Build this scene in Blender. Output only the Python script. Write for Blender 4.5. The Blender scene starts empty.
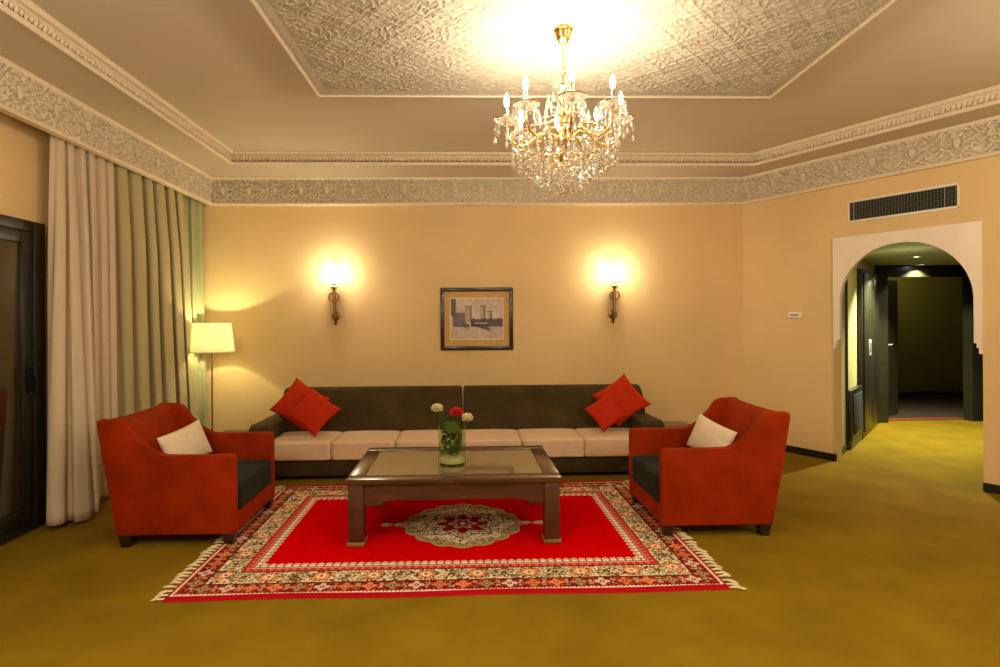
import bpy, bmesh, math, random
import numpy as np
from mathutils import Vector, Matrix
R = math.radians
PI = math.pi
random.seed(7)
rng = np.random.default_rng(3)
scene = bpy.context.scene
COL = scene.collection

# ------------------------------------------------------------------ materials
def nodes_of(m):
    m.use_nodes = True
    return m.node_tree, m.node_tree.nodes['Principled BSDF']

def mat(name, col, rough=.6, metal=0., spec=.5, var=0., vscale=8., bump=0., bscale=200., sheen=0., sheen_tint=None, detail=4., coat=0., emis=None, estr=0.):
    m = bpy.data.materials.new(name)
    nt, p = nodes_of(m)
    p.inputs['Base Color'].default_value = (*col, 1)
    p.inputs['Roughness'].default_value = rough
    p.inputs['Metallic'].default_value = metal
    p.inputs['Specular IOR Level'].default_value = spec
    p.inputs['Coat Weight'].default_value = coat
    if sheen:
        p.inputs['Sheen Weight'].default_value = sheen
        p.inputs['Sheen Roughness'].default_value = .4
        if sheen_tint: p.inputs['Sheen Tint'].default_value = (*sheen_tint, 1)
    if emis:
        p.inputs['Emission Color'].default_value = (*emis, 1)
        p.inputs['Emission Strength'].default_value = estr
    tc = nt.nodes.new('ShaderNodeTexCoord')
    if var:
        n = nt.nodes.new('ShaderNodeTexNoise'); n.inputs['Scale'].default_value = vscale
        n.inputs['Detail'].default_value = detail
        nt.links.new(tc.outputs['Object'], n.inputs['Vector'])
        r = nt.nodes.new('ShaderNodeValToRGB')
        r.color_ramp.elements[0].position = .3; r.color_ramp.elements[1].position = .7
        r.color_ramp.elements[0].color = (*[max(0, c*(1-var)) for c in col], 1)
        r.color_ramp.elements[1].color = (*[min(1, c*(1+var)) for c in col], 1)
        nt.links.new(n.outputs['Fac'], r.inputs['Fac'])
        nt.links.new(r.outputs['Color'], p.inputs['Base Color'])
    if bump:
        n2 = nt.nodes.new('ShaderNodeTexNoise'); n2.inputs['Scale'].default_value = bscale
        n2.inputs['Detail'].default_value = 3
        nt.links.new(tc.outputs['Object'], n2.inputs['Vector'])
        b = nt.nodes.new('ShaderNodeBump'); b.inputs['Strength'].default_value = bump
        b.inputs['Distance'].default_value = .01
        nt.links.new(n2.outputs['Fac'], b.inputs['Height'])
        nt.links.new(b.outputs['Normal'], p.inputs['Normal'])
    return m

def wood(name, c1, c2, rough=.35, scale=3., coat=.2):
    m = bpy.data.materials.new(name)
    nt, p = nodes_of(m)
    tc = nt.nodes.new('ShaderNodeTexCoord'); mp = nt.nodes.new('ShaderNodeMapping')
    mp.inputs['Scale'].default_value = (1.2, 14, 14)
    n = nt.nodes.new('ShaderNodeTexNoise'); n.inputs['Scale'].default_value = scale; n.inputs['Detail'].default_value = 6
    r = nt.nodes.new('ShaderNodeValToRGB')
    r.color_ramp.elements[0].position = .3; r.color_ramp.elements[1].position = .7
    r.color_ramp.elements[0].color = (*c1, 1); r.color_ramp.elements[1].color = (*c2, 1)
    nt.links.new(tc.outputs['Object'], mp.inputs['Vector']); nt.links.new(mp.outputs['Vector'], n.inputs['Vector'])
    nt.links.new(n.outputs['Fac'], r.inputs['Fac']); nt.links.new(r.outputs['Color'], p.inputs['Base Color'])
    p.inputs['Roughness'].default_value = rough; p.inputs['Coat Weight'].default_value = coat
    p.inputs['Coat Roughness'].default_value = .25
    return m

def vcol_mat(name, rough=.9, bump=0., bscale=300., sheen=0., spec=.3, coat=0.):
    m = mat(name, (1, 1, 1), rough, bump=bump, bscale=bscale, sheen=sheen, spec=spec, coat=coat)
    nt = m.node_tree
    a = nt.nodes.new('ShaderNodeVertexColor'); a.layer_name = 'weave'
    nt.links.new(a.outputs['Color'], nt.nodes['Principled BSDF'].inputs['Base Color'])
    return m

def crystal_mat(name, tl=.26):
    m = bpy.data.materials.new(name); m.use_nodes = True
    nt = m.node_tree; nt.nodes.clear()
    o = nt.nodes.new('ShaderNodeOutputMaterial')
    g = nt.nodes.new('ShaderNodeBsdfGlass'); g.inputs['IOR'].default_value = 1.55; g.inputs['Roughness'].default_value = .05
    g.inputs['Color'].default_value = (1, .97, .9, 1)
    t = nt.nodes.new('ShaderNodeBsdfTransparent')
    gl = nt.nodes.new('ShaderNodeBsdfGlossy'); gl.inputs['Roughness'].default_value = .12
    gl.inputs['Color'].default_value = (1, .96, .88, 1)
    mx = nt.nodes.new('ShaderNodeMixShader'); mx.inputs['Fac'].default_value = .35
    mx2 = nt.nodes.new('ShaderNodeMixShader'); mx2.inputs['Fac'].default_value = .34
    tr = nt.nodes.new('ShaderNodeBsdfTranslucent'); tr.inputs['Color'].default_value = (1, .95, .85, 1)
    mx3 = nt.nodes.new('ShaderNodeMixShader'); mx3.inputs['Fac'].default_value = tl
    nt.links.new(t.outputs[0], mx.inputs[2]); nt.links.new(g.outputs[0], mx.inputs[1])
    nt.links.new(mx.outputs[0], mx2.inputs[1]); nt.links.new(gl.outputs[0], mx2.inputs[2])
    nt.links.new(mx2.outputs[0], mx3.inputs[1]); nt.links.new(tr.outputs[0], mx3.inputs[2])
    nt.links.new(mx3.outputs[0], o.inputs[0])
    return m

def clear_glass(name, tint=(.9, .95, .85), refl=.12):
    m = bpy.data.materials.new(name); m.use_nodes = True
    nt = m.node_tree; nt.nodes.clear()
    o = nt.nodes.new('ShaderNodeOutputMaterial')
    t = nt.nodes.new('ShaderNodeBsdfTransparent'); t.inputs['Color'].default_value = (*tint, 1)
    gl = nt.nodes.new('ShaderNodeBsdfGlossy'); gl.inputs['Roughness'].default_value = .03
    lw = nt.nodes.new('ShaderNodeLayerWeight'); lw.inputs['Blend'].default_value = .5
    pw = nt.nodes.new('ShaderNodeMath'); pw.operation = 'POWER'; pw.inputs[1].default_value = 4
    nt.links.new(lw.outputs['Facing'], pw.inputs[0])
    f = nt.nodes.new('ShaderNodeMath'); f.operation = 'MULTIPLY_ADD'; f.inputs[1].default_value = .45; f.inputs[2].default_value = .04
    nt.links.new(pw.outputs[0], f.inputs[0])
    mx = nt.nodes.new('ShaderNodeMixShader')
    nt.links.new(f.outputs[0], mx.inputs[0]); nt.links.new(t.outputs[0], mx.inputs[1]); nt.links.new(gl.outputs[0], mx.inputs[2])
    nt.links.new(mx.outputs[0], o.inputs[0])
    return m

def shade_mat(name, col, trans=.5):
    m = bpy.data.materials.new(name); m.use_nodes = True
    nt = m.node_tree; nt.nodes.clear()
    o = nt.nodes.new('ShaderNodeOutputMaterial')
    d = nt.nodes.new('ShaderNodeBsdfDiffuse'); d.inputs['Color'].default_value = (*col, 1)
    t = nt.nodes.new('ShaderNodeBsdfTranslucent'); t.inputs['Color'].default_value = (*col, 1)
    mx = nt.nodes.new('ShaderNodeMixShader'); mx.inputs[0].default_value = trans
    nt.links.new(d.outputs[0], mx.inputs[1]); nt.links.new(t.outputs[0], mx.inputs[2]); nt.links.new(mx.outputs[0], o.inputs[0])
    return m

def emit(name, col, s):
    m = bpy.data.materials.new(name); m.use_nodes = True
    nt = m.node_tree; nt.nodes.clear()
    o = nt.nodes.new('ShaderNodeOutputMaterial'); e = nt.nodes.new('ShaderNodeEmission')
    e.inputs[0].default_value = (*col, 1); e.inputs[1].default_value = s
    nt.links.new(e.outputs[0], o.inputs[0])
    return m

M = dict(
    wall=mat('ochre_wall_paint', (.73, .525, .26), .75, var=.05, vscale=1.3, bump=.05, bscale=120, spec=.25),
    hallwall=mat('hall_wall_paint', (.60, .50, .20), .75, var=.05, vscale=1.5, spec=.25),
    ceil=mat('cream_ceiling_paint', (.60, .51, .38), .85, var=.02, vscale=1., spec=.2),
    stucco=mat('carved_stucco', (.72, .61, .45), .8, var=.1, vscale=30, spec=.25),
    bead=mat('pale_moulding_paint', (.80, .66, .50), .6, spec=.3),
    carpet=mat('olive_carpet', (.205, .122, .004), .95, var=.16, vscale=2.6, bump=.5, bscale=260, spec=.1, sheen=.0, detail=6.),
    base=mat('dark_baseboard_paint', (.012, .012, .010), .35),
    velvet=mat('orange_velvet', (.26, .020, .0002), .75, var=.22, vscale=5, bump=.12, bscale=90, sheen=.12, sheen_tint=(1, .12, .0), spec=.08, detail=5.),
    dvelvet=mat('dark_green_velvet', (.012, .015, .010), .8, var=.3, vscale=6, sheen=.08, sheen_tint=(.3, .5, .3), spec=.2),
    brown=mat('brown_velvet', (.052, .033, .010), .85, var=.28, vscale=5, bump=.1, bscale=90, sheen=.10, sheen_tint=(.8, .55, .25), spec=.15),
    seat=mat('beige_seat_fabric', (.66, .47, .31), .9, var=.04, vscale=10, bump=.3, bscale=500, spec=.15),
    pillow=mat('orange_cushion_fabric', (.44, .022, .002), .85, var=.08, vscale=14, bump=.2, bscale=300, spec=.15, sheen=.05, sheen_tint=(1, .2, .02)),
    cream=mat('cream_cushion_fabric', (.72, .58, .42), .9, var=.06, vscale=20, bump=.2, bscale=300, spec=.15),
    leg=wood('dark_chair_leg_wood', (.010, .005, .003), (.03, .012, .006)),
    table=wood('walnut_brown_wood', (.036, .012, .003), (.092, .031, .007), rough=.28, coat=.7),
    plinth=wood('light_foot_wood', (.18, .10, .035), (.26, .15, .05)),
    tleg=wood('reddish_table_leg_wood', (.040, .010, .002), (.095, .026, .005), rough=.5, coat=.1),
    tglass=mat('bronze_glass_inset', (.20, .14, .07), .10, spec=.9, coat=.6),
    darkwood=wood('near_black_wood', (.006, .005, .003), (.018, .014, .007), rough=.4),
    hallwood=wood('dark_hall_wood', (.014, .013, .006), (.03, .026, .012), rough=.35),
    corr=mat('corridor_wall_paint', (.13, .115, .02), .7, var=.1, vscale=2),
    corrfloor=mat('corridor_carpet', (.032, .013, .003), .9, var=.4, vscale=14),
    brass=mat('polished_brass', (.78, .52, .20), .22, metal=1.),
    abrass=mat('aged_brass', (.30, .17, .07), .38, metal=1., var=.3, vscale=30),
    chrome=mat('brushed_chrome', (.8, .78, .7), .35, metal=.55),
    white=mat('white_plaster_panel', (.86, .74, .60), .28, var=.03, vscale=5, spec=.5, bump=.03, bscale=20),
    ventw=mat('white_vent_enamel', (.80, .72, .60), .4),
    ventd=mat('vent_louvre_metal', (.20, .19, .15), .4, metal=.3),
    black=mat('black_void', (.006, .006, .006), .8),
    frame=mat('black_picture_frame', (.015, .010, .006), .3, coat=.3),
    mount=mat('tan_picture_mount', (.60, .36, .13), .8),
    plastic=mat('white_plastic', (.82, .76, .66), .4),
    sheer=shade_mat('sheer_curtain_fabric', (.78, .66, .50), .30),
    drape=shade_mat('olive_drape_fabric', (.50, .42, .235), .08),
    lshade=shade_mat('linen_lamp_shade', (.82, .80, .62), .36),
    fringe=mat('cream_fringe_yarn', (.70, .56, .33), .9, bump=.3, bscale=200),
    crystal=crystal_mat('cut_crystal'), dish=crystal_mat('clear_dish_glass', .06),
    vase=clear_glass('vase_glass'),
    glassd=mat('dark_door_glass', (.035, .022, .008), .06, spec=.8),
    bulb=emit('chandelier_bulb_glow', (1., .86, .55), 60.),
    sglass=emit('sconce_glass_glow', (1., .88, .66), 9.),
    dl=emit('downlight_glow', (1., .96, .85), 12.),
    green=mat('leaf_green', (.045, .10, .018), .6, var=.4, vscale=40),
    petalw=mat('white_petal', (.85, .78, .55), .7, var=.08, vscale=60),
    petalr=mat('red_petal', (.75, .02, .02), .7, var=.2, vscale=60),
    sand=mat('pale_sand', (.62, .50, .30), .9, var=.2, vscale=80),
    tbl2=wood('side_table_wood', (.05, .03, .012), (.12, .07, .03)),
)

# ------------------------------------------------------------------ mesh builder
class MB:
    def __init__(s): s.bm = bmesh.new()
    def box(s, lo, hi, bev=0, seg=2, mtx=None):
        r = bmesh.ops.create_cube(s.bm, size=1)
        c = [(a+b)/2 for a, b in zip(lo, hi)]; d = [b-a for a, b in zip(lo, hi)]
        vs = r['verts']
        for v in vs: v.co = Vector((c[0]+v.co.x*d[0], c[1]+v.co.y*d[1], c[2]+v.co.z*d[2]))
        if bev:
            es = list({e for v in vs for e in v.link_edges})
            q = bmesh.ops.bevel(s.bm, geom=es, offset=bev, segments=seg, profile=.5, affect='EDGES')
            vs = list({v for v in q['verts']} | {v for v in vs if v.is_valid})
        if mtx is not None:
            for v in vs: v.co = mtx @ v.co
        return vs
    def lathe(s, prof, seg=16, c=(0, 0, 0), mtx=None, caps=True):
        rings = []
        for r, z in prof:
            ring = []
            for i in range(seg):
                a = 2*PI*i/seg
                co = Vector((c[0]+r*math.cos(a), c[1]+r*math.sin(a), c[2]+z))
                if mtx is not None: co = mtx @ co
                ring.append(s.bm.verts.new(co))
            rings.append(ring)
        for a, b in zip(rings[:-1], rings[1:]):
            for i in range(seg):
                j = (i+1) % seg
                s.bm.faces.new((a[i], a[j], b[j], b[i]))
        if caps:
            s.bm.faces.new(rings[0][::-1]); s.bm.faces.new(rings[-1])
    def tube(s, pts, rad, seg=8, cap=True):
        pts = [Vector(p) for p in pts]
        if not hasattr(rad, '__len__'): rad = [rad]*len(pts)
        rings = []
        t0 = (pts[1]-pts[0]).normalized()
        up = Vector((0, 0, 1)) if abs(t0.z) < .9 else Vector((1, 0, 0))
        n = t0.cross(up).normalized()
        for i, p in enumerate(pts):
            if i == 0: t = pts[1]-pts[0]
            elif i == len(pts)-1: t = pts[-1]-pts[-2]
            else: t = pts[i+1]-pts[i-1]
            t.normalize()
            n = (n - t*n.dot(t)).normalized(); b = t.cross(n)
            rings.append([s.bm.verts.new(p + (n*math.cos(2*PI*k/seg)+b*math.sin(2*PI*k/seg))*rad[i]) for k in range(seg)])
        for a, b in zip(rings[:-1], rings[1:]):
            for i in range(seg):
                j = (i+1) % seg
                s.bm.faces.new((a[i], a[j], b[j], b[i]))
        if cap: s.bm.faces.new(rings[0][::-1]); s.bm.faces.new(rings[-1])
    def prism(s, prof, a, b, axis='y', bev=0, seg=2):
        """extrude closed profile [(p,q)] from a to b along axis"""
        def P(p, q, t):
            return {'y': (p, t, q), 'x': (t, p, q), 'z': (p, q, t)}[axis]
        va = [s.bm.verts.new(P(p, q, a)) for p, q in prof]; vb = [s.bm.verts.new(P(p, q, b)) for p, q in prof]
        fs = [s.bm.faces.new(va), s.bm.faces.new(vb[::-1])]
        n = len(prof)
        for i in range(n):
            fs.append(s.bm.faces.new((va[i], vb[i], vb[(i+1) % n], va[(i+1) % n])))
        if bev:
            es = list({e for f in fs[:2] for e in f.edges})
            bmesh.ops.bevel(s.bm, geom=es, offset=bev, segments=seg, profile=.5, affect='EDGES', clamp_overlap=True)
    def face(s, pts): s.bm.faces.new([s.bm.verts.new(p) for p in pts])
    def build(s, name, m, parent=None, smooth=True, ang=40, loc=None, rot=None):
        bmesh.ops.recalc_face_normals(s.bm, faces=s.bm.faces)
        me = bpy.data.meshes.new(name); s.bm.to_mesh(me); s.bm.free()
        me.materials.append(M[m] if isinstance(m, str) else m)
        if smooth:
            me.polygons.foreach_set('use_smooth', [True]*len(me.polygons))
            me.set_sharp_from_angle(angle=R(ang))
        o = bpy.data.objects.new(name, me); COL.objects.link(o)
        if parent is not None: o.parent = parent
        if loc is not None: o.location = loc
        if rot is not None: o.rotation_euler = rot
        return o

def grid_obj(name, P, m, parent=None, cols=None, smooth=True, loop_u=False):
    """P array (nu,nv,3) -> quad mesh; cols (nu,nv,3) optional"""
    nu, nv = P.shape[:2]
    me = bpy.data.meshes.new(name)
    idx = np.arange(nu*nv).reshape(nu, nv)
    if loop_u: idx = np.vstack([idx, idx[:1]])
    q = np.stack([idx[:-1, :-1], idx[1:, :-1], idx[1:, 1:], idx[:-1, 1:]], -1).reshape(-1, 4)
    me.vertices.add(nu*nv); me.vertices.foreach_set('co', P.reshape(-1).astype(np.float32))
    me.loops.add(q.size); me.loops.foreach_set('vertex_index', q.reshape(-1).astype(np.int32))
    me.polygons.add(len(q)); me.polygons.foreach_set('loop_start', (np.arange(len(q))*4).astype(np.int32))
    me.update(calc_edges=True)
    if cols is not None:
        ca = me.color_attributes.new('weave', 'FLOAT_COLOR', 'POINT')
        c4 = np.concatenate([cols.reshape(-1, 3), np.ones((nu*nv, 1))], 1)
        ca.data.foreach_set('color', c4.reshape(-1).astype(np.float32))
    me.polygons.foreach_set('use_smooth', [smooth]*len(me.polygons))
    me.materials.append(M[m] if isinstance(m, str) else m)
    me.validate()
    o = bpy.data.objects.new(name, me); COL.objects.link(o)
    if parent is not None: o.parent = parent
    return o

def tag(o, label, cat, group=None):
    o['label'] = label; o['category'] = cat
    if group: o['group'] = group
    return o
def thing(name, label, cat, loc=(0, 0, 0), rz=0, group=None):
    o = bpy.data.objects.new(name, None); COL.objects.link(o)
    o.location = loc; o.rotation_euler = (0, 0, rz); o.empty_display_size = .1
    return tag(o, label, cat, group)
def struct(o): o['kind'] = 'structure'; return o
def dup(o, parent=None):
    c = o.copy(); COL.objects.link(c)
    if parent is not None: c.parent = parent
    for ch in [x for x in o.children]: dup(ch, c)
    return c

# ------------------------------------------------------------------ camera
H = 1.48
FL = 560.; PX, PY = 479.6, 320.
cam_d = bpy.data.cameras.new('camera'); cam = bpy.data.objects.new('camera', cam_d); COL.objects.link(cam)
cam_d.sensor_width = 36; cam_d.lens = FL/1000*36
cam_d.shift_x = (500-PX)/1000; cam_d.shift_y = -(333.5-PY)/1000
cam_d.clip_start = .05
cam.matrix_world = Matrix.Translation((0, 0, H)) @ Matrix.Rotation(R(-1.7), 4, 'Z') @ Matrix.Rotation(R(90), 4, 'X') @ Matrix.Rotation(R(-.35), 4, 'Z')
scene.camera = cam

# ------------------------------------------------------------------ room shell
XL = -3.12
XF = -2.92                      # face of the pelmet frieze
P0 = Vector((3.33, 6.55)); P1 = Vector((4.46, 4.55))
D = (P1-P0).normalized(); N = Vector((-D.y, D.x))
PB = Vector((XL, 6.60))         # left back corner
BD = (P0-PB).normalized(); BN = Vector((-BD.y, BD.x))
XR = 5.2
tR = (XR-P0.x)/D.x; PE = P0 + D*tR
YF = -1.6
ZS, ZC, ZP = 3.145, 3.27, 3.195
FZ0, FZ1 = 2.835, 3.13
UA, UE, ZA = 1.008, 2.205, 2.297
def wpt(u, v=0, z=0): p = P0 + D*u + N*v; return Vector((p.x, p.y, z))

# hall directions
HA = wpt(UA); HA2 = Vector((HA.x, HA.y)); HCP = Vector((5.80, 7.73)); HD = (HCP-HA2).normalized(); HN = Vector((HD.y, -HD.x))      # left hall wall start
HE = wpt(UE); HE2 = Vector((HE.x, HE.y))
def hp(s, off=0): p = HA2 + HD*s + HN*off; return p
S_END = (HCP-HA2).length
HC = hp(S_END)
EDv = Vector((1.26, .02)).normalized()

b = MB(); b.box((-3.3, YF-.1, -.06), (9.5, 11.5, 0)); struct(b.build('floor', 'carpet', smooth=False))

def wall_run(name, a, c, z0, z1, th, side, m='wall'):
    """vertical slab from a to c, thickness th on the given side"""
    a = Vector(a[:2]); c = Vector(c[:2]); d = (c-a).normalized(); n = Vector((-d.y, d.x))*side*th
    b = MB(); pts = [a, c, c+n, a+n]
    b.prism([(p.x, p.y) for p in pts], z0, z1, 'z')
    return struct(b.build(name, m, smooth=False))
wall_run('wall_left', (XL, YF), (XL, 6.75), 0, 3.4, .15, 1)
wall_run('wall_back', PB - BD*.1, P0 + BD*.05, 0, 3.4, .15, 1)
wall_run('wall_front', (-3.2, YF), (5.3, YF), 0, 3.4, .15, -1)
wall_run('wall_right', (XR, YF), (PE.x, PE.y), 0, 3.4, .15, -1)
# angled wall with the archway cut out
b = MB()
def slab_uv(b, u0, u1, z0, z1, v0=0, v1=.15):
    pts = [wpt(u0, v0), wpt(u1, v0), wpt(u1, v1), wpt(u0, v1)]
    b.prism([(p.x, p.y) for p in pts], z0, z1, 'z')
slab_uv(b, -.05, UA, 0, 3.4); slab_uv(b, UE, tR+.05, 0, 3.4); slab_uv(b, UA, UE, ZA, 3.4)
struct(b.build('wall_right_angled', 'wall', smooth=False))

# ---- hall shell
wall_run('wall_hall_left', hp(0)+HD*.10, hp(S_END+.1), 0, 2.4, .12, 1, 'hallwall')
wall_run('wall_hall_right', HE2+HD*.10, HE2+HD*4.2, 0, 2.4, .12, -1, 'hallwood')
SE = HC + EDv*.175                         # end of the stub beside the entrance door
DR = HC + EDv*1.41
b = MB()
n = Vector((-EDv.y, EDv.x))*.12
for a, c, z0, z1 in ((HC-EDv*.2, SE, 0, 2.4), (SE, DR, 2.07, 2.4), (DR, DR+EDv*1.2, 0, 2.4)):
    pts = [a, c, c+n, a+n]; b.prism([(p.x, p.y) for p in pts], z0, z1, 'z')
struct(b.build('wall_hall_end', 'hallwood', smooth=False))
hc = [hp(.02)+Vector((-.0, .0)), hp(S_END+.3), HC+EDv*2.3, HE2+HD*4.2, HE2+HD*.14, hp(.14)]
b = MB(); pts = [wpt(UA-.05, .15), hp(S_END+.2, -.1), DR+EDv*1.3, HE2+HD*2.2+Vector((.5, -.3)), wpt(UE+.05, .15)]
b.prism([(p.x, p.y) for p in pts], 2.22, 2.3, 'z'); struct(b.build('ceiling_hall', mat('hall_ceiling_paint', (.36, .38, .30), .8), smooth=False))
# entrance door frame, open leaf
t = bpy.data.objects.new('door_1', None); COL.objects.link(t); t['kind'] = 'structure'
def slab_pts(name, a, c, z0, z1, th, side, m, parent=None, bev=0):
    a = Vector(a[:2]); c = Vector(c[:2]); d = (c-a).normalized(); n = Vector((-d.y, d.x))*side*th
    b = MB(); b.prism([(p.x, p.y) for p in (a, c, c+n, a+n)], z0, z1, 'z', bev=bev)
    return b.build(name, m, parent, smooth=False)
slab_pts('door_frame', HC-EDv*.02, SE, 0, 2.14, .03, -1, 'hallwood', t)
slab_pts('door_frame', DR, DR+EDv*.14, 0, 2.14, .03, -1, 'hallwood', t)
slab_pts('door_frame', SE, DR, 2.05, 2.14, .03, -1, 'hallwood', t)
# open leaf swung into the corridor
LF0 = SE + n*1.02 - EDv*.06; LF1 = LF0 + Vector((.72, .50))
leaf = slab_pts('door_leaf', LF0, LF1, .01, 2.04, .045, 1, 'hallwood', t)
ld = (LF1-LF0).normalized(); ln = Vector((ld.y, -ld.x))
def lp(s, o_): p = LF0 + ld*s + ln*o_; return p
b = MB(); c0 = lp(.30, 0)
mt = Matrix.Translation((c0.x, c0.y, 1.03)) @ Matrix.Rotation(math.atan2(ld.y, ld.x), 4, 'Z')
b.box((-.035, -.014, -.20), (.035, 0, .14), bev=.003, mtx=mt)
b.tube([mt @ Vector((0, -.01, .05)), mt @ Vector((0, -.055, .05)), mt @ Vector((.02, -.06, .05)), mt @ Vector((.14, -.06, .05))], .011)
hnd = b.build('door_handle', 'chrome', leaf)
b = MB(); c1 = lp(.34, 0)
mt = Matrix.Translation((c1.x, c1.y, 1.50)) @ Matrix.Rotation(math.atan2(ld.y, ld.x), 4, 'Z') @ Matrix.Rotation(R(90), 4, 'X')
b.lathe([(.018, 0), (.018, .006), (.010, .010)], 12, mtx=mt)
b.build('peephole', 'chrome', leaf)
# corridor beyond
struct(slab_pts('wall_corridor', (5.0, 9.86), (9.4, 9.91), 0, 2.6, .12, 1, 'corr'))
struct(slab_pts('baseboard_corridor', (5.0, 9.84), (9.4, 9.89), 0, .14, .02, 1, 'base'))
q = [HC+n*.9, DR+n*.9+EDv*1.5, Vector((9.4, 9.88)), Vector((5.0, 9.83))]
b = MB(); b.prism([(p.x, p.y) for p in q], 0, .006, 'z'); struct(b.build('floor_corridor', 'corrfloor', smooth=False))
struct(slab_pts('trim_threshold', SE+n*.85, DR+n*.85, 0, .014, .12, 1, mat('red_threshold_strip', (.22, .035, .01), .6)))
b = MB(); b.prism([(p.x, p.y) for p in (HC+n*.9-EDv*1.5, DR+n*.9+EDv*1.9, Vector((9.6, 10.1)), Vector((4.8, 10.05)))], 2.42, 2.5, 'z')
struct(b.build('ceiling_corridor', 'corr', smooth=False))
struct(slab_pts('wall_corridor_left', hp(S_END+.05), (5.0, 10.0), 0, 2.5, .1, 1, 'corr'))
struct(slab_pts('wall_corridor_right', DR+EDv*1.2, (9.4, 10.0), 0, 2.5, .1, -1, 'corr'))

# ---- ceiling: soffit ring, riser, raised field
inner = [Vector((-2.435, -1.2)), Vector((-2.435, 6.00)), Vector((3.17, 6.00)), None, Vector((4.75, -1.2))]
k = (4.75-3.17)/D.x; inner[3] = Vector((3.17, 6.00)) + D*k
outer = [Vector((XL-.1, YF-.1)), Vector((XL-.1, 6.85)), P0+BN*.25+D*-.05, Vector((XR+.12, PE.y+.15)), Vector((XR+.12, YF-.1))]
b = MB()
ni = len(inner)
for i in range(ni):
    j = (i+1) % ni
    pts = [outer[i], outer[j], inner[j], inner[i]]
    b.prism([(p.x, p.y) for p in pts], ZS, ZS+.05, 'z')
struct(b.build('ceiling_border', 'ceil', smooth=False))
b = MB(); b.box((XL-.1, YF-.1, ZC), (XR+1.2, 7.1, ZC+.06)); struct(b.build('ceiling', 'ceil', smooth=False))

def offset_poly(poly, d, closed=True):
    out = []; n = len(poly)
    for i in range(n):
        if closed or 0 < i < n-1:
            a, c, e = poly[i-1], poly[i], poly[(i+1) % n]
            d1 = (c-a).normalized(); d2 = (e-c).normalized()
            n1 = Vector((d1.y, -d1.x)); n2 = Vector((d2.y, -d2.x))
            m = (n1+n2).normalized(); out.append(c + m*d/max(.2, m.dot(n1)))
        else:
            dd = (poly[1]-poly[0]).normalized() if i == 0 else (poly[-1]-poly[-2]).normalized()
            out.append(poly[i] + Vector((dd.y, -dd.x))*d)
    return out
def sweep(name, poly, prof, m, closed=True, parent=None, smooth=True):
    """prof: [(offset to the right of travel, z)] swept with mitres"""
    b = MB(); rings = []
    lines = [offset_poly(poly, o_, closed) for o_, z in prof]
    for i in range(len(poly)):
        rings.append([b.bm.verts.new((lines[k][i].x, lines[k][i].y, prof[k][1])) for k in range(len(prof))])
    nn = len(poly)
    for i in range(nn if closed else nn-1):
        r0, r1 = rings[i], rings[(i+1) % nn]
        for k in range(len(prof)):
            l = (k+1) % len(prof)
            b.bm.faces.new((r0[k], r0[l], r1[l], r1[k]))
    if not closed: b.bm.faces.new(rings[0]); b.bm.faces.new(rings[-1][::-1])
    return b.build(name, m, parent, smooth, 35)
# traversal is clockwise, right of travel = inside
struct(sweep('trim_1', inner, [(-.012, ZS-.004), (.008, ZS-.010), (.016, ZS), (.014, ZS+.022), (-.012, ZS+.022)], 'bead'))
struct(sweep('trim_2', inner, [(-.012, ZC-.030), (.030, ZC-.030), (.042, ZC-.016), (.042, ZC+.004), (-.012, ZC+.004)], 'bead'))
struct(sweep('trim_3', inner, [(-.03, ZS+.01), (.0, ZS+.01), (.0, ZC-.02), (-.03, ZC-.02)], 'stucco'))
# carved leaves along the riser (small repeated relief)
def relief(U, V, seed=0, P=.30, Hh=.295, K=.74):
    """mirrored scroll work; U,V metres -> 0..1 height"""
    fr = np.abs(((U/P) % 1)-.5)*2            # 0..1 mirrored
    y = V/Hh*2-1                              # -1..1
    ya = y
    a = np.sin(2*PI*K*(1.55*fr+.34*np.sin(2.6*PI*ya)))
    b_ = np.sin(2*PI*K*(1.55*ya+.42*np.cos(2.1*PI*fr))+.8)
    c = np.sin(2*PI*K*(1.9*fr+1.7*ya*np.where(fr > .5, 1, -1)+.3*np.sin(5*fr+3*ya)))
    r1 = 1-np.clip(np.abs(a)/.62, 0, 1)**2; r2 = 1-np.clip(np.abs(b_)/.58, 0, 1)**2; r3 = 1-np.clip(np.abs(c)/.40, 0, 1)**2
    h = np.maximum(np.maximum(r1, r2*.9), r3*.75)
    pal = ((fr*1.0)/.24)**2+((ya-.05)/.42)**2      # palmette at the mirror line
    ph = np.clip(1.25-pal, 0, 1)*(.65+.35*np.cos(13*np.arctan2(ya+.5, fr*.9+1e-3)))
    h = np.where(pal < 1.15, np.maximum(ph*1.1, .0), h)
    return np.clip((h-.42)/.14, 0, 1)*.9+.1*h
def frieze(name, p_a, p_b, nrm, z0, z1, step, depth, phase=0, P=.30):
    a = np.array(p_a[:2]); c = np.array(p_b[:2]); L = np.linalg.norm(c-a); d = (c-a)/L; nn_ = np.array(nrm[:2])
    nu = int(L/step)+1; nv = int((z1-z0)/step)+1
    U, V = np.meshgrid(np.linspace(0, L, nu), np.linspace(0, z1-z0, nv), indexing='ij')
    h = relief(U+phase, V, P=P, Hh=z1-z0)*depth
    P3 = np.zeros((nu, nv, 3))
    P3[..., 0] = a[0]+d[0]*U+nn_[0]*h; P3[..., 1] = a[1]+d[1]*U+nn_[1]*h; P3[..., 2] = z0+V
    return struct(grid_obj(name, P3, 'stucco'))
inB = -BN; inR = -N
LK = PB + BD*((XF-PB.x)/BD.x)                  # where the pelmet meets the back wall
fa = LK + inB*.004; fb = P0 + inB*.004 + D*.005
frieze('trim_frieze_back', fa, fb, inB, FZ0+.02, FZ1-.012, .0085, .042)
fc = P0 + inR*.004; fd = P0 + D*(tR-.01) + inR*.004
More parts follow.
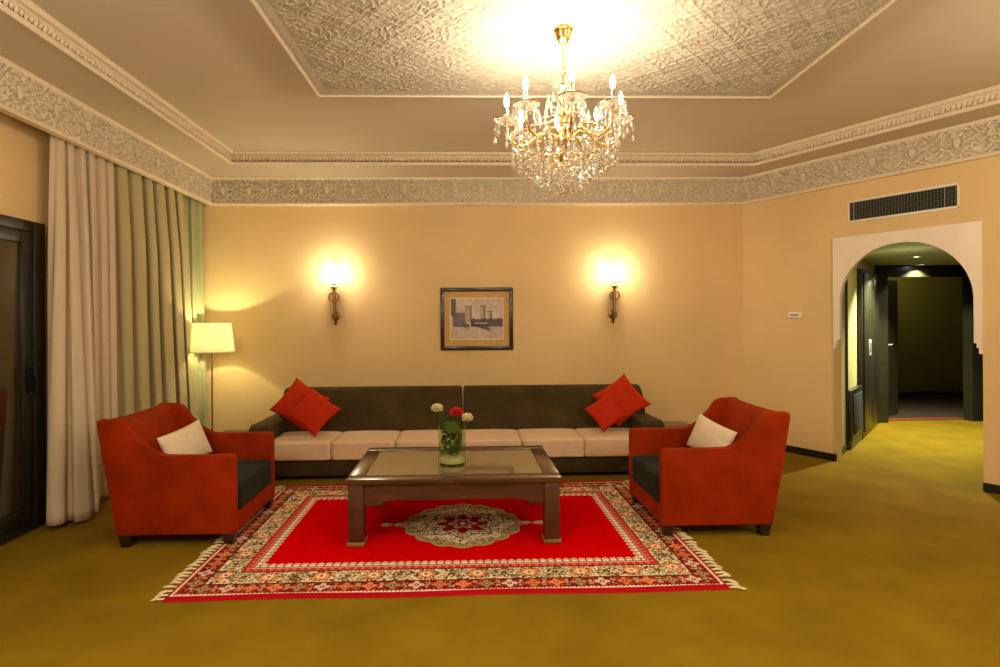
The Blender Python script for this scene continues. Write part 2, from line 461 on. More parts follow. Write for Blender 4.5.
frieze('trim_frieze_right', fc, P0+D*2.75+inR*.004, inR, FZ0+.02, FZ1-.012, .0065, .042, .1, .33)
frieze('trim_frieze_left', Vector((XF, 2.6)), Vector((XF, LK.y)), Vector((1, 0)), FZ0+.02, FZ1-.012, .0065, .042, .0, .33)
# pelmet board behind the left frieze
b = MB(); b.box((XF-.035, YF, FZ0), (XF-.001, LK.y-.002, ZS+.01)); struct(b.build('trim_pelmet', 'ceil', smooth=False))
run = [Vector((XF, YF)), Vector((XF, LK.y)), P0, Vector((PE.x, PE.y))]
struct(sweep('trim_4', run, [(-.01, FZ0-.012), (.046, FZ0-.012), (.054, FZ0), (.050, FZ0+.012), (.044, FZ0+.020), (-.01, FZ0+.022)], 'bead', closed=False))
struct(sweep('trim_5', run, [(-.01, FZ1-.014), (.042, FZ1-.014), (.052, FZ1), (.052, ZS+.002), (-.01, ZS+.002)], 'bead', closed=False))
# leaf-and-dart strip on the riser
b = MB()
for i in range(ni):
    a, c = inner[i], inner[(i+1) % ni]
    if i == 4 or i == 3: continue
    d = (c-a).normalized(); nn_ = Vector((d.y, -d.x)); L = (c-a).length; m_ = int(L/.035)
    for k in range(m_):
        s0 = L*(k+.5)/m_
        if i == 0 and a.y+s0 < 2.2: continue
        p = a+d*s0; hh = .030 if k % 2 else .022
        w = .013
        q = [p-d*w, p+d*w]
        zc = ZS+.058
        v = [b.bm.verts.new((q_.x, q_.y, zc+z_)) for q_, z_ in ((q[0], -hh), (q[1], -hh), (q[1], hh), (q[0], hh))]
        t_ = b.bm.verts.new((p.x+nn_.x*.016, p.y+nn_.y*.016, zc-.004))
        for e in range(4): b.bm.faces.new((v[e], v[(e+1) % 4], t_))
struct(b.build('trim_6', 'stucco', smooth=False))

# ---- carved ceiling medallion panel
pc = [Vector((-1.09, 4.29)), Vector((2.395, 4.27)), Vector((2.30, 2.02)), Vector((-1.14, 2.06))]
Lx = (pc[1]-pc[0]).length; Ly = (pc[0]-pc[3]).length
def bil(u, v):
    a = [pc[0], pc[1], pc[2], pc[3]]
    x = (1-u)*(1-v)*a[0].x+u*(1-v)*a[1].x+u*v*a[2].x+(1-u)*v*a[3].x
    y = (1-u)*(1-v)*a[0].y+u*(1-v)*a[1].y+u*v*a[2].y+(1-u)*v*a[3].y
    return x, y
nu, nv = 640, 410
Ug, Vg = np.meshgrid(np.linspace(0, 1, nu), np.linspace(0, 1, nv), indexing='ij')
Xp, Yp = bil(Ug, Vg)
xm, ym = (Ug-.5)*Lx, (Vg-.5)*Ly
def star(x, y, P):
    gx = np.abs(((x/P) % 1)-.5)*2; gy = np.abs(((y/P) % 1)-.5)*2
    r = np.hypot(gx, gy); th = np.arctan2(gy, gx)
    rings = np.abs(np.sin(PI*(r*3.3+.22*np.cos(8*th))))
    diag = np.abs(np.sin(PI*2*(gx+gy))); cr = np.abs(np.sin(PI*2*(gx-gy)))
    l1 = 1-np.clip(rings/.52, 0, 1)**2; l2 = 1-np.clip(diag/.34, 0, 1)**2; l3 = 1-np.clip(cr/.34, 0, 1)**2
    petal = (r < .30)*(.5+.5*np.cos(16*th))
    h = np.maximum(np.maximum(l1, .8*l2), .8*l3)
    return np.where(r < .30, np.maximum(petal, l1*.6), h)
hgt = np.clip((star(xm, ym, .36)-.42)/.3, 0, 1)*.75 + .25*(np.sin(xm*2*PI/.036+2.2*np.sin(ym*2*PI/.115))*np.sin(ym*2*PI/.036+2.2*np.sin(xm*2*PI/.115)) > 0)
e = np.minimum(np.minimum(Ug*Lx, (1-Ug)*Lx), np.minimum(Vg*Ly, (1-Vg)*Ly))
brd = .5+.5*np.sign(np.sin(2*PI*(Ug*Lx+Vg*Ly)/.035))*.6
hgt = np.where(e < .10, np.where(e < .025, .9, np.where(e < .035, .1, np.where(e < .085, brd*.7, .2))), hgt)
Pp = np.stack([Xp, Yp, ZP-.009*hgt], -1)
M['panel'] = mat('carved_panel_plaster', (.54, .46, .35), .8, var=.08, vscale=30, spec=.25)
medal = grid_obj('medallion_relief', Pp, 'panel'); 
medr = bpy.data.objects.new('ceiling_medallion', None); COL.objects.link(medr); medr['kind'] = 'structure'
medal.parent = medr
pb = [(p.x, p.y) for p in pc]
b = MB()
cen = sum(pc, Vector((0, 0)))/4
lo_ = [b.bm.verts.new((p.x, p.y, ZP-.004)) for p in pc]
up_ = [b.bm.verts.new((cen.x+(p.x-cen.x)*1.035, cen.y+(p.y-cen.y)*1.05, ZC+.002)) for p in pc]
for i in range(4): b.bm.faces.new((lo_[i], lo_[(i+1) % 4], up_[(i+1) % 4], up_[i]))
b.bm.faces.new(up_)
b.build('medallion_edge', 'stucco', medr, smooth=False)
sweep('medallion_bead', pc, [(-.002, ZP-.003), (-.001, ZP-.013), (.008, ZP-.017), (.018, ZP-.013), (.018, ZP-.003)], 'bead', parent=medr)

# ---- baseboards
def baseboard(name, a, c, nrm, h=.075, m='base'):
    a = Vector(a[:2]); c = Vector(c[:2]); nn_ = Vector(nrm[:2])*.015
    b = MB(); b.prism([(p.x, p.y) for p in (a, c, c+nn_, a+nn_)], 0, h, 'z'); return struct(b.build(name, m, smooth=False))
baseboard('baseboard_back', PB, P0, inB)
baseboard('baseboard_right', P0, wpt(UA), inR)
baseboard('baseboard_right', wpt(UE), PE, inR)
baseboard('baseboard_left', (XL, 4.22), (XL, 6.59), (1, 0), .085)
baseboard('baseboard_hall', hp(0), hp(.62), HN)

# ---- reveal of the archway (both jambs follow the hall's direction)
slab_r = slab_pts('wall_arch_left', hp(0)-HD*.0, hp(.64), 0, 2.3, .02, 1, 'hallwall'); struct(slab_r)
slab_r = slab_pts('wall_arch_right', HE2+HD*.0, HE2+HD*.3, 0, 2.3, .02, -1, 'hallwall'); struct(slab_r)

# ---- white arch panel
def arch_curve(uc, hw, zs, zt, n=26):
    """slightly pointed horseshoe-less arch from left spring to right spring"""
    pts = []
    for i in range(n+1):
        t = i/n; x = -math.cos(PI*t)
        y = (1-abs(x)**2.15)**(1/2.0) if abs(x) < 1 else 0
        y = y*.965 + .035*(1-abs(x))**1
        pts.append((uc+hw*x, zs+(zt-zs)*y))
    return pts
ui0, ui1 = 1.072, 2.148
cur = arch_curve((ui0+ui1)/2, (ui1-ui0)/2, 1.64, 2.19, 40)
ZB = 1.165
b = MB()
def arch_piece(pts):
    f0 = [b.bm.verts.new(wpt(u, -.012, z)) for u, z in pts]; f1 = [b.bm.verts.new(wpt(u, .035, z)) for u, z in pts]
    b.bm.faces.new(f0); b.bm.faces.new(f1[::-1])
    for i in range(len(f0)):
        j = (i+1) % len(f0); b.bm.faces.new((f0[i], f1[i], f1[j], f0[j]))
for i in range(len(cur)-1):
    arch_piece([cur[i], cur[i+1], (cur[i+1][0], ZA), (cur[i][0], ZA)])
for u0, u1, q in ((UA, ui0, 1), (UE, ui1, -1)):
    arch_piece([(u0, ZB+.09), (u1, ZB+.09), (u1, ZA), (u0, ZA)])
    arch_piece([(u0, ZB+.05), (u0+q*.038, ZB+.05), (u0+q*.038, ZB+.09), (u0, ZB+.09)])
    arch_piece([(u0, ZB), (u0+q*.022, ZB), (u0+q*.022, ZB+.05), (u0, ZB+.05)])
bmesh.ops.remove_doubles(b.bm, verts=b.bm.verts, dist=.0001)
struct(b.build('trim_arch', 'white', smooth=False))

# ---- left glass door in the wall
t = bpy.data.objects.new('door_2', None); COL.objects.link(t); t['kind'] = 'structure'
def xbox(name, y0, y1, z0, z1, x0, x1, m, par, bev=.004):
    b = MB(); b.box((x0, y0, z0), (x1, y1, z1), bev=bev); return b.build(name, m, par)
xbox('door_frame', 4.11, 4.215, 0, 2.205, XL, XL+.05, 'darkwood', t)
xbox('door_frame', 1.2, 1.3, 0, 2.205, XL, XL+.05, 'darkwood', t)
xbox('door_frame', 1.3, 4.11, 2.13, 2.205, XL, XL+.05, 'darkwood', t)
xbox('door_frame', 1.3, 4.11, 0, .06, XL, XL+.05, 'darkwood', t)
xbox('door_stile', 4.01, 4.105, .06, 2.13, XL+.005, XL+.04, 'darkwood', t)
xbox('door_rail', 2.6, 4.01, .06, .17, XL+.005, XL+.04, 'darkwood', t)
xbox('door_rail', 2.6, 4.01, 2.04, 2.13, XL+.005, XL+.04, 'darkwood', t)
xbox('door_stile', 2.55, 2.62, .06, 2.13, XL+.005, XL+.04, 'darkwood', t)
xbox('glass_pane', 2.6, 4.02, .16, 2.05, XL+.012, XL+.022, 'glassd', t, 0)
xbox('glass_pane', 1.3, 2.56, .06, 2.13, XL+.012, XL+.022, 'glassd', t, 0)
b = MB()
b.box((XL+.04, 4.04, .98), (XL+.055, 4.08, 1.20), bev=.004)
b.tube([(XL+.05, 4.06, 1.0), (XL+.085, 4.06, 1.02), (XL+.095, 4.06, 1.09), (XL+.085, 4.06, 1.16), (XL+.05, 4.06, 1.18)], .012)
b.build('door_handle', mat('black_handle_metal', (.01, .01, .01), .3, metal=.5), t)

# ------------------------------------------------------------------ hall furnishings
def hallbox(b, s0, s1, z0, z1, o0, o1, bev=0):
    mt = Matrix.Translation((HA2.x, HA2.y, 0)) @ Matrix.Rotation(math.atan2(HD.y, HD.x), 4, 'Z')
    b.box((s0, -o1, z0), (s1, -o0, z1), bev=bev, mtx=mt)
w = thing('wardrobe', 'tall dark wood wardrobe along the left wall of the hallway', 'wardrobe', (0, 0, 0))
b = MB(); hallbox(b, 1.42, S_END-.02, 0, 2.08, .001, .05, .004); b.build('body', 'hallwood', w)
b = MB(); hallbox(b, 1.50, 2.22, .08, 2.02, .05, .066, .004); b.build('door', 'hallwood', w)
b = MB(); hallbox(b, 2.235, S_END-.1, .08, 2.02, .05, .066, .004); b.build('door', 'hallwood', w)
k = thing('switch_panel', 'small chrome wall plate on the dark wardrobe beside the entrance door', 'switch', (0, 0, 0))
b = MB(); hallbox(b, 1.80, 1.98, 1.00, 1.20, .067, .075, .003); b.build('plate', 'chrome', k)
b = MB(); hallbox(b, 1.85, 1.93, 1.04, 1.16, .075, .078, .0); b.build('slot', 'black', k)
k = thing('low_cabinet', 'low black cabinet against the left hallway wall just inside the arch', 'cabinet', (0, 0, 0))
b = MB(); hallbox(b, .70, 1.41, .10, .66, .001, .05, .004); b.build('body', 'darkwood', k)
b = MB(); hallbox(b, .76, 1.35, .16, .60, .05, .06, .003); b.build('door', 'black', k)
b = MB(); hallbox(b, .70, 1.41, 0, .10, .001, .045, .0); b.build('plinth', mat('worn_plinth_paint', (.09, .08, .03), .5), k)
k = struct(slab_pts('trim_7', hp(.645, .0), hp(.68, .0), 0, 2.22, .02, -1, 'darkwood'))
for i, (x, y, s) in enumerate(((5.51, 6.64, .036), (6.38, 7.62, .036))):
    lab = ['round recessed downlight nearer the arch in the hallway ceiling', 'round recessed downlight farther down the hallway near the door'][i]
    k = thing('downlight', lab, 'ceiling light', (x, y, 2.22), 0)
    b = MB(); b.lathe([(s, -.001), (s+.02, -.001), (s+.02, -.010), (s, -.006)], 24, caps=False); b.build('ring', 'chrome', k)
    b = MB(); b.lathe([(.001, -.003), (s, -.003)], 24, caps=False); b.build('lens', 'dl', k)

# ------------------------------------------------------------------ wall fittings
def wallM(u, z, out=0):
    """frame: local x along angled wall, y out of the wall into the room, z up"""
    p = wpt(u, -out, z)
    m = Matrix.Identity(4)
    m.col[0][:3] = (D.x, D.y, 0); m.col[1][:3] = (-N.x, -N.y, 0); m.col[2][:3] = (0, 0, 1); m.col[3][:3] = p
    return m
v = thing('air_vent', 'long white framed air conditioning grille high above the arch', 'vent')
v.matrix_world = wallM(1.605, 2.545)
W2, H2 = .452, .112
b = MB()
for lo, hi in (((-W2, .001, H2-.022), (W2, .014, H2)), ((-W2, .001, -H2), (W2, .014, -H2+.022)), ((-W2, .001, -H2), (-W2+.018, .014, H2)), ((W2-.018, .001, -H2), (W2, .014, H2))): b.box(lo, hi, bev=.002)
b.build('frame', 'ventw', v)
b = MB(); b.box((-W2+.01, .0005, -H2+.01), (W2-.01, .002, H2-.01)); b.build('backing', 'black', v)
nsl = 9
for i in range(nsl):
    z = -H2+.030+(2*H2-.060)*i/(nsl-1)
    b = MB(); b.box((-W2+.018, -.006, -.0012), (W2-.018, .006, .0012), mtx=Matrix.Translation((0, .009, z)) @ Matrix.Rotation(R(-28), 4, 'X'))
    b.build('slat', 'ventd', v, smooth=False)
for i in range(34):
    x = -W2+.03+(2*W2-.06)*i/33
    b = MB(); b.box((x-.0012, .0022, -H2+.02), (x+.0012, .010, H2-.02)); b.build('fin', 'ventd' if i not in (1, 30) else 'ventw', v, smooth=False)
v = thing('thermostat', 'small white wall control on the ochre wall left of the arch', 'thermostat')
v.matrix_world = wallM(.615, 1.51)
b = MB(); b.box((-.07, .0005, -.036), (.07, .022, .036), bev=.006); b.build('housing', 'plastic', v)
b = MB(); b.box((-.045, .0225, -.006), (.045, .0245, .018), bev=.001); b.build('display', mat('grey_display', (.35, .32, .25), .3), v)

def backM(x, z, out=0):
    s = (x-PB.x)/BD.x; p = PB + BD*s - BN*out
    m = Matrix.Identity(4)
    m.col[0][:3] = (BD.x, BD.y, 0); m.col[1][:3] = (BN.x, BN.y, 0); m.col[3][:3] = (p.x, p.y, z)
    return m       # local -y points into the room

# picture
pf = thing('framed_picture', 'black framed watercolour of fortress towers on the wall above the sofa', 'picture')
pf.matrix_world = backM(.163, 1.495)
fw, fh = .425, .365
b = MB()
for lo, hi in (((-fw, -.035, fh-.045), (fw, -.001, fh)), ((-fw, -.035, -fh), (fw, -.001, -fh+.045)), ((-fw, -.0345, -fh), (-fw+.045, -.001, fh)), ((fw-.045, -.0345, -fh), (fw, -.001, fh))): b.box(lo, hi, bev=.008)
b.build('frame', 'frame', pf)
b = MB(); b.box((-fw+.04, -.012, -fh+.04), (fw-.04, -.002, fh-.04)); b.build('mount', 'mount', pf, smooth=False)
b = MB()
for lo, hi in (((-.305, -.0165, .235), (.305, -.0125, .247)), ((-.305, -.0165, -.247), (.305, -.0125, -.235)), ((-.317, -.0165, -.247), (-.305, -.0125, .247)), ((.305, -.0165, -.247), (.317, -.0125, .247))): b.box(lo, hi)
b.build('liner', mat('cream_picture_liner', (.75, .62, .40), .6), pf, smooth=False)
na, nb_ = 220, 170
U, V = np.meshgrid(np.linspace(0, 1, na), np.linspace(0, 1, nb_), indexing='ij')
def smooth_noise(nx, ny, sx, sy, s):
    g = np.random.default_rng(s).random((sx+2, sy+2))
    x = np.linspace(0, sx, nx); y = np.linspace(0, sy, ny)
    xi = x.astype(int).clip(0, sx-1); yi = y.astype(int).clip(0, sy-1); fx = (x-xi)[:, None]; fy = (y-yi)[None]
    fx = fx*fx*(3-2*fx); fy = fy*fy*(3-2*fy)
    return g[xi][:, yi]*(1-fx)*(1-fy)+g[xi+1][:, yi]*fx*(1-fy)+g[xi][:, yi+1]*(1-fx)*fy+g[xi+1][:, yi+1]*fx*fy
nz = smooth_noise(na, nb_, 14, 10, 1)*.6+smooth_noise(na, nb_, 40, 30, 2)*.4
art = np.ones((na, nb_, 3))*np.array([.58, .46, .42])*(0.75+.5*nz[..., None])
def paint(mask, c, a=1.):
    global art
    mk = (mask.astype(float)*a)[..., None]; art = art*(1-mk)+np.array(c)*mk
paint((V > .52+.1*nz) & (U < .10), (.05, .045, .05), .85)
paint((U > .04) & (U < .30) & (V > .30) & (V < .62+.08*nz), (.10, .08, .09), .85)
for u0, u1, top in ((.27, .40, .82), (.56, .66, .84), (.72, .79, .70)):
    paint((U > u0) & (U < u1) & (V > .42) & (V < top), (.42, .34, .26), .95)
    paint((U > u1-.03) & (U < u1) & (V > .42) & (V < top), (.14, .11, .09), .9)
    paint((U > u0-.008) & (U < u1+.008) & (V > top-.03) & (V < top) & ((U*60).astype(int) % 2 == 0), (.10, .08, .07), .9)
paint((U > .38) & (V > .30) & (V < .46+.07*nz), (.05, .045, .05), .9)
paint((np.abs(V-.36+(U-.45)*.42) < .035+.03*nz) & (U > .40) & (U < .75), (.05, .045, .055), .85)
paint((U > .46) & (U < .70) & (np.abs(V-.385) < .012), (.62, .52, .45), .9)
paint((V < .28) & (nz > .62), (.30, .22, .20), .6)
paint((U > .22) & (U < .36) & (np.abs(V-.33) < .05) & (nz > .45), (.08, .07, .09), .8)
Pp = np.stack([-.305+.61*U, np.full_like(U, -.0128), -.235+.47*V], -1)
grid_obj('artwork', Pp, vcol_mat('watercolour_paper', .5, coat=.4), pf, cols=art)

# sconces
def make_sconce(x, label, flip=1):
    s = thing('wall_sconce', label, 'sconce', group='brass wall sconces either side of the picture')
    s.matrix_world = backM(x, 1.50)
    b = MB(); m90 = Matrix.Rotation(R(90), 4, 'X')
    mt = Matrix.Translation((0, -.001, .04)) @ m90
    b.lathe([(.050, 0), (.052, .006), (.040, .014), (.022, .018), (.018, .03), (.001, .032)], 20, mtx=mt)
    b.lathe([(.004, -.07), (.012, -.062), (.018, -.045), (.010, -.03), (.02, -.015), (.028, .0)], 12, c=(0, -.022, .0))
    b.build('backplate', 'abrass', s)
    b = MB()
    b.tube([(0, -.02, .04), (0, -.06, .0), (0, -.095, .03), (0, -.10, .12), (0, -.10, .24), (0, -.10, .33)], [.012, .014, .015, .011, .018, .014], 10)
    b.tube([(0, -.03, .06), (.0, -.045, .16), (.0, -.03, .26), (.0, -.06, .33)], [.008, .012, .010, .007], 10)
    b.build('arm', 'abrass', s)
    for q in (-1, 1):
        b = MB(); pts = []
        for i in range(22):
            a = i/21*PI*1.75; r = .034*(1-.35*i/21)
            pts.append((q*(.008+.024-r*math.cos(a)*.9), -.10, .26+r*math.sin(a)*1.3-.02*i/21))
        b.tube(pts, .0075, 6); b.build('scroll', 'abrass', s)
    b = MB(); b.lathe([(.010, .325), (.016, .335), (.034, .35), (.052, .372), (.046, .376), (.02, .362), (.012, .37), (.024, .40), (.024, .415)], 20, c=(0, -.10, 0)); b.build('cup', 'brass', s)
    b = MB()
    pr = []
    for i in range(15):
        t_ = i/14; pr.append((.004+.052*math.sin(PI*t_**.72)**.8*(1-.15*t_), .405+.235*t_))
    b.lathe(pr, 24, c=(0, -.10, 0))
    for vtx in b.bm.verts:
        a = math.atan2(vtx.co.y+.10, vtx.co.x); f_ = 1+.05*math.cos(8*a)
        vtx.co.x *= f_; vtx.co.y = -.10+(vtx.co.y+.10)*f_
    b.build('glass_shade', 'sglass', s)
    return s
sc1 = make_sconce(-1.48, 'lit brass wall sconce left of the picture, nearer the floor lamp')
sc2 = make_sconce(1.765, 'lit brass wall sconce right of the picture, nearer the arch')

# ------------------------------------------------------------------ curtains
def curtain(name, label, top, bot, z1, z0, folds, amp_t, amp_b, m, seed, nu=260, nv=40, th=.004):
    """top / bottom: list of plan points; folds along the run"""
    rg = np.random.default_rng(seed)
    def along(pts, t):
        pts = np.array(pts, float); seg = np.linalg.norm(np.diff(pts, axis=0), axis=1); cum = np.concatenate([[0], np.cumsum(seg)])/seg.sum()
        return np.stack([np.interp(t, cum, pts[:, 0]), np.interp(t, cum, pts[:, 1])], -1)
    tt = np.linspace(0, 1, nu)
    wob = np.cumsum(.6+.8*np.interp(tt, np.linspace(0, 1, folds*2), rg.random(folds*2))); wob = wob/wob[-1]
    ph = wob*folds*2*PI
    am = .55+.75*np.interp(tt, np.linspace(0, 1, folds+3), rg.random(folds+3))
    P = np.zeros((nu, nv, 3))
    T, B = along(top, tt), along(bot, tt)
    for j in range(nv):
        s = j/(nv-1)                          # 0 top
        c = T*(1-s**1.3)+B*(s**1.3)
        tan = np.gradient(c, axis=0); tan /= np.linalg.norm(tan, axis=1)[:, None]+1e-9
        nr = np.stack([tan[:, 1], -tan[:, 0]], -1)
        kk = min(1, s/.3); a = (amp_t*(1-kk)+amp_b*kk)*am
        sn = np.sin(ph+.25*np.sin(3*s+seed))
        off = a*(2*np.abs(np.sin(ph/2+.12*np.sin(3*s+seed)))**.75-1.1+.10*np.sin(2.1*ph+1+s*1.5))
        P[:, j, :2] = c+nr*off[:, None]+tan*(a*.35*np.sin(2*ph))[:, None]
        P[:, j, 2] = z1*(1-s)+z0*s + (0 if j < nv-1 else .008*np.sin(ph*.5))
    o = grid_obj(name, P, m)
    md = o.modifiers.new('thickness', 'SOLIDIFY'); md.thickness = th
    tag(o, label, 'curtain')
    return o
curtain('sheer_curtain', 'cream sheer curtain hanging left of the olive drape beside the glass door', [(-3.0, 4.19), (-2.99, 4.90)], [(-3.02, 4.10), (-2.92, 4.10), (-2.78, 4.28), (-2.93, 4.50), (-3.00, 4.94)], 3.10, .03, 6, .026, .042, 'sheer', 2)
curtain('drape_curtain', 'heavy olive drape in deep folds in the corner behind the left armchair', [(-3.01, 4.93), (-3.01, 6.08)], [(-3.00, 4.98), (-2.90, 6.16)], 3.10, .02, 6, .045, .092, 'drape', 23)
curtain('side_sheer_curtain', 'narrow pale green curtain edge beside the floor lamp in the corner', [(-3.05, 6.16), (-2.99, 6.52)], [(-3.05, 6.24), (-2.92, 6.52)], 3.10, .02, 3, .022, .024, shade_mat('pale_green_sheer_fabric', (.50, .50, .28), .3), 11)

# ------------------------------------------------------------------ soft furniture helpers
def soft_box(b, lo, hi, bev, crown=0., seg=4, nx=1):
    vs = b.box(lo, hi, bev=bev, seg=seg)
    return vs
def cushion_mesh(w, d, h, bev=.03, crown=.012, nu=26, nv=20):
    """rounded cushion: subdivided box, crowned top; origin at centre of the base"""
    b = MB()
    r = bmesh.ops.create_cube(b.bm, size=2)
    bmesh.ops.subdivide_edges(b.bm, edges=b.bm.edges[:], cuts=11, use_grid_fill=True)
    for v in b.bm.verts:
        x, y, z = v.co
        X, Y, Z = x*w/2, y*d/2, z*h/2
        ix, iy, iz = w/2-bev, d/2-bev, h/2-bev
        c = Vector((max(-ix, min(ix, X)), max(-iy, min(iy, Y)), max(-iz, min(iz, Z))))
        q = Vector((X, Y, Z))-c
        # round the shell
        if q.length > 1e-6:
            q = q.normalized()*bev
            v.co = c+q
        k = (1-x*x)*(1-y*y)
        v.co.z += crown*k*(1 if z > 0 else 0)
        v.co.z += h/2
    return b

def armchair(label, loc, rz, flip, pil_rot, pil_loc, pil_label, width=.80, length=.765, rake=.125):
    """local +x is the front"""
    t = thing('armchair', label, 'armchair', loc, rz, 'orange velvet armchairs facing each other across the rug')
    w = width/2; L = length/2
    q = -L
    prof = [(L, .080), (L, .575), (L-.012, .594), (L-.04, .602), (q+.42, .598), (q+.30, .601), (q+.235, .614), (q+.19, .640), (q+.15, .682), (q+.115, .737), (q+.085, .790), (q+.055, .823), (q+.01, .838), (q-rake+.02, .842), (q-rake, .832), (q-rake, .80), (q-rake*.5, .45), (q, .080)]
    for s in (-1, 1):
        b = MB(); y0, y1 = (w-.062, w) if s > 0 else (-w, -w+.062)
        b.prism(prof, y0, y1, 'y', bev=.014, seg=3); b.build('arm', 'velvet', t, ang=50)
    # backrest: raked slab between the arms, its top dished a little
    bp = [(-L, .10), (-L+.16, .12), (-L+.15, .40), (-L+.07, .60), (-L+.015, .77), (-L-.02, .82), (-L-rake+.05, .838), (-L-rake+.008, .828), (-L-rake+.003, .80), (-L-rake*.5, .45)]
    b = MB(); n_ = 13; rings = []
    for i in range(n_):
        y = -w+.058+(2*w-.116)*i/(n_-1); u_ = (i/(n_-1)*2-1)
        bow = .022*(1-u_*u_)
        rings.append([b.bm.verts.new((px-bow*.4*(pz > .5), y, pz-(bow*.5 if pz > .7 else 0))) for px, pz in bp])
    for a, c in zip(rings[:-1], rings[1:]):
        for k_ in range(len(bp)):
            l = (k_+1) % len(bp); b.bm.faces.new((a[k_], a[l], c[l], c[k_]))
    b.bm.faces.new(rings[0]); b.bm.faces.new(rings[-1][::-1])
    b.build('backrest', 'velvet', t, ang=60)
    b = MB(); b.box((-L+.02, -w+.055, .08), (L-.006, w-.055, .205), bev=.01, seg=3); b.build('front_rail', 'velvet', t)
    o = cushion_mesh(2*L-.14, 2*w-.126, .20, .03, .012).build('seat_cushion', 'dvelvet', t, ang=80); o.location = (.072, 0, .203)
    for sx in (-1, 1):
        for sy in (-1, 1):
            b = MB(); cx, cy = sx*(L-.048), sy*(w-.048)
            for (h0, r0), (h1, r1) in (((.014 if sx > 0 else 0, .028), (.082, .040)),):
                va = [b.bm.verts.new((cx+a*r0+(-sx*.0), cy+c*r0, h0)) for a, c in ((-1, -1), (1, -1), (1, 1), (-1, 1))]
                vb = [b.bm.verts.new((cx+a*r1, cy+c*r1, h1)) for a, c in ((-1, -1), (1, -1), (1, 1), (-1, 1))]
                b.bm.faces.new(va[::-1]); b.bm.faces.new(vb)
                for i in range(4): b.bm.faces.new((va[i], va[(i+1) % 4], vb[(i+1) % 4], vb[i]))
            b.build('leg', 'leg', t, smooth=False)
    return t

def pillow(name, w, h, t_, m, pinch=.09, n=34):
    u = np.linspace(-1, 1, n); U, V = np.meshgrid(u, u, indexing='ij')
    prof = ((1-U**2).clip(0)*(1-V**2).clip(0))**.42
    wr = 1+.05*np.sin(5*U+2*V)*(1-prof)
    X = U*w/2*(1-pinch*(1-V**2)); Z = V*h/2*(1-pinch*(1-U**2))
    F = np.stack([X, -prof*t_/2*wr, Z], -1); B = np.stack([X, prof*t_/2*wr, Z], -1)
    me = bpy.data.meshes.new(name); bm = bmesh.new()
    vf = {}; vb = {}
    for i in range(n):
        for j in range(n):
            vf[i, j] = bm.verts.new(F[i, j])
            vb[i, j] = vf[i, j] if i in (0, n-1) or j in (0, n-1) else bm.verts.new(B[i, j])
    for i in range(n-1):
        for j in range(n-1):
            bm.faces.new((vf[i, j], vf[i+1, j], vf[i+1, j+1], vf[i, j+1]))
            bm.faces.new((vb[i, j], vb[i, j+1], vb[i+1, j+1], vb[i+1, j]))
    bmesh.ops.recalc_face_normals(bm, faces=bm.faces)
    bm.to_mesh(me); bm.free(); me.materials.append(M[m])
    me.polygons.foreach_set('use_smooth', [True]*len(me.polygons))
    o = bpy.data.objects.new(name, me); COL.objects.link(o)
    return o
def place(o, loc, rz, lean, spin):
    o.matrix_world = Matrix.Translation(loc) @ Matrix.Rotation(R(rz), 4, 'Z') @ Matrix.Rotation(R(lean), 4, 'X') @ Matrix.Rotation(R(spin), 4, 'Y')
    return o

# armchairs
AL = armchair('orange velvet armchair on the left side of the rug, in front of the curtains', (-1.890, 4.125, 0), R(0), 1, 0, 0, '')
AR = armchair('orange velvet armchair on the right side of the rug, nearer the arch', (1.713, 4.115, 0), R(180), 1, 0, 0, '', width=.77, length=.76, rake=.125)
def on_chair(ch, x, y, z, rz, lean, spin, o):
    base = Matrix.Translation(ch.location) @ Matrix.Rotation(ch.rotation_euler.z, 4, 'Z')
    o.matrix_world = base @ Matrix.Translation((x, y, z)) @ Matrix.Rotation(R(rz), 4, 'Z') @ Matrix.Rotation(R(lean), 4, 'X') @ Matrix.Rotation(R(spin), 4, 'Y')
p = pillow('throw_pillow', .43, .27, .11, 'cream', .08); tag(p, 'cream rectangular cushion leaning in the left orange armchair', 'pillow')
on_chair(AL, -.115, -.02, .588, 90-16, -20, -8, p)
p = pillow('throw_pillow', .43, .27, .11, 'cream', .08); tag(p, 'cream rectangular cushion leaning in the right orange armchair', 'pillow')
on_chair(AR, -.115, .02, .588, 90+16, -20, 10, p)

# ------------------------------------------------------------------ sofa
SA = R(0)
sofa = thing('sofa', 'long low brown velvet sofa with beige seat cushions against the back wall', 'sofa', (-.047, 5.20, 0), SA)
SW = 3.54
b = MB(); b.box((-SW/2-.0, .03, .035), (SW/2, .97, .19), bev=.02, seg=3); b.build('base', 'brown', sofa)
for i in range(6):
    w_ = SW/6
    o = cushion_mesh(w_-.003, .78, .170, .016, .006).build('seat_cushion', 'seat', sofa, ang=80); o.location = (-SW/2+w_*(i+.5), .39, .19)
for i in (0, 1):
    b = MB()
    x0 = -1.835 if i == 0 else .047; x1 = .035 if i == 0 else 1.945
    pr = [(.60, .22), (.505, .35), (.66, .66), (.71, .745), (.75, .772), (.82, .778), (.88, .765), (.95, .60), (.97, .22)]
    b.prism(pr, x0, x1, 'x', bev=.03, seg=4)
    b.build('backrest', 'brown', sofa, ang=60)
for s in (-1, 1):
    b = MB()
    x0, x1 = (SW/2, SW/2+.215) if s > 0 else (-SW/2-.215, -SW/2)
    pr = [(.12, .03), (.12, .44), (.15, .478), (.22, .488), (.94, .492), (.97, .48), (.97, .03)]
    b.prism(pr, x0, x1, 'x', bev=.03, seg=4); b.build('arm', 'brown', sofa, ang=60)
for x in (-1.7, 0, 1.7):
    for y in (.12, .82):
        b = MB(); b.lathe([(.022, 0), (.030, .035)], 12, c=(x, y, 0)); b.build('foot', 'leg', sofa)
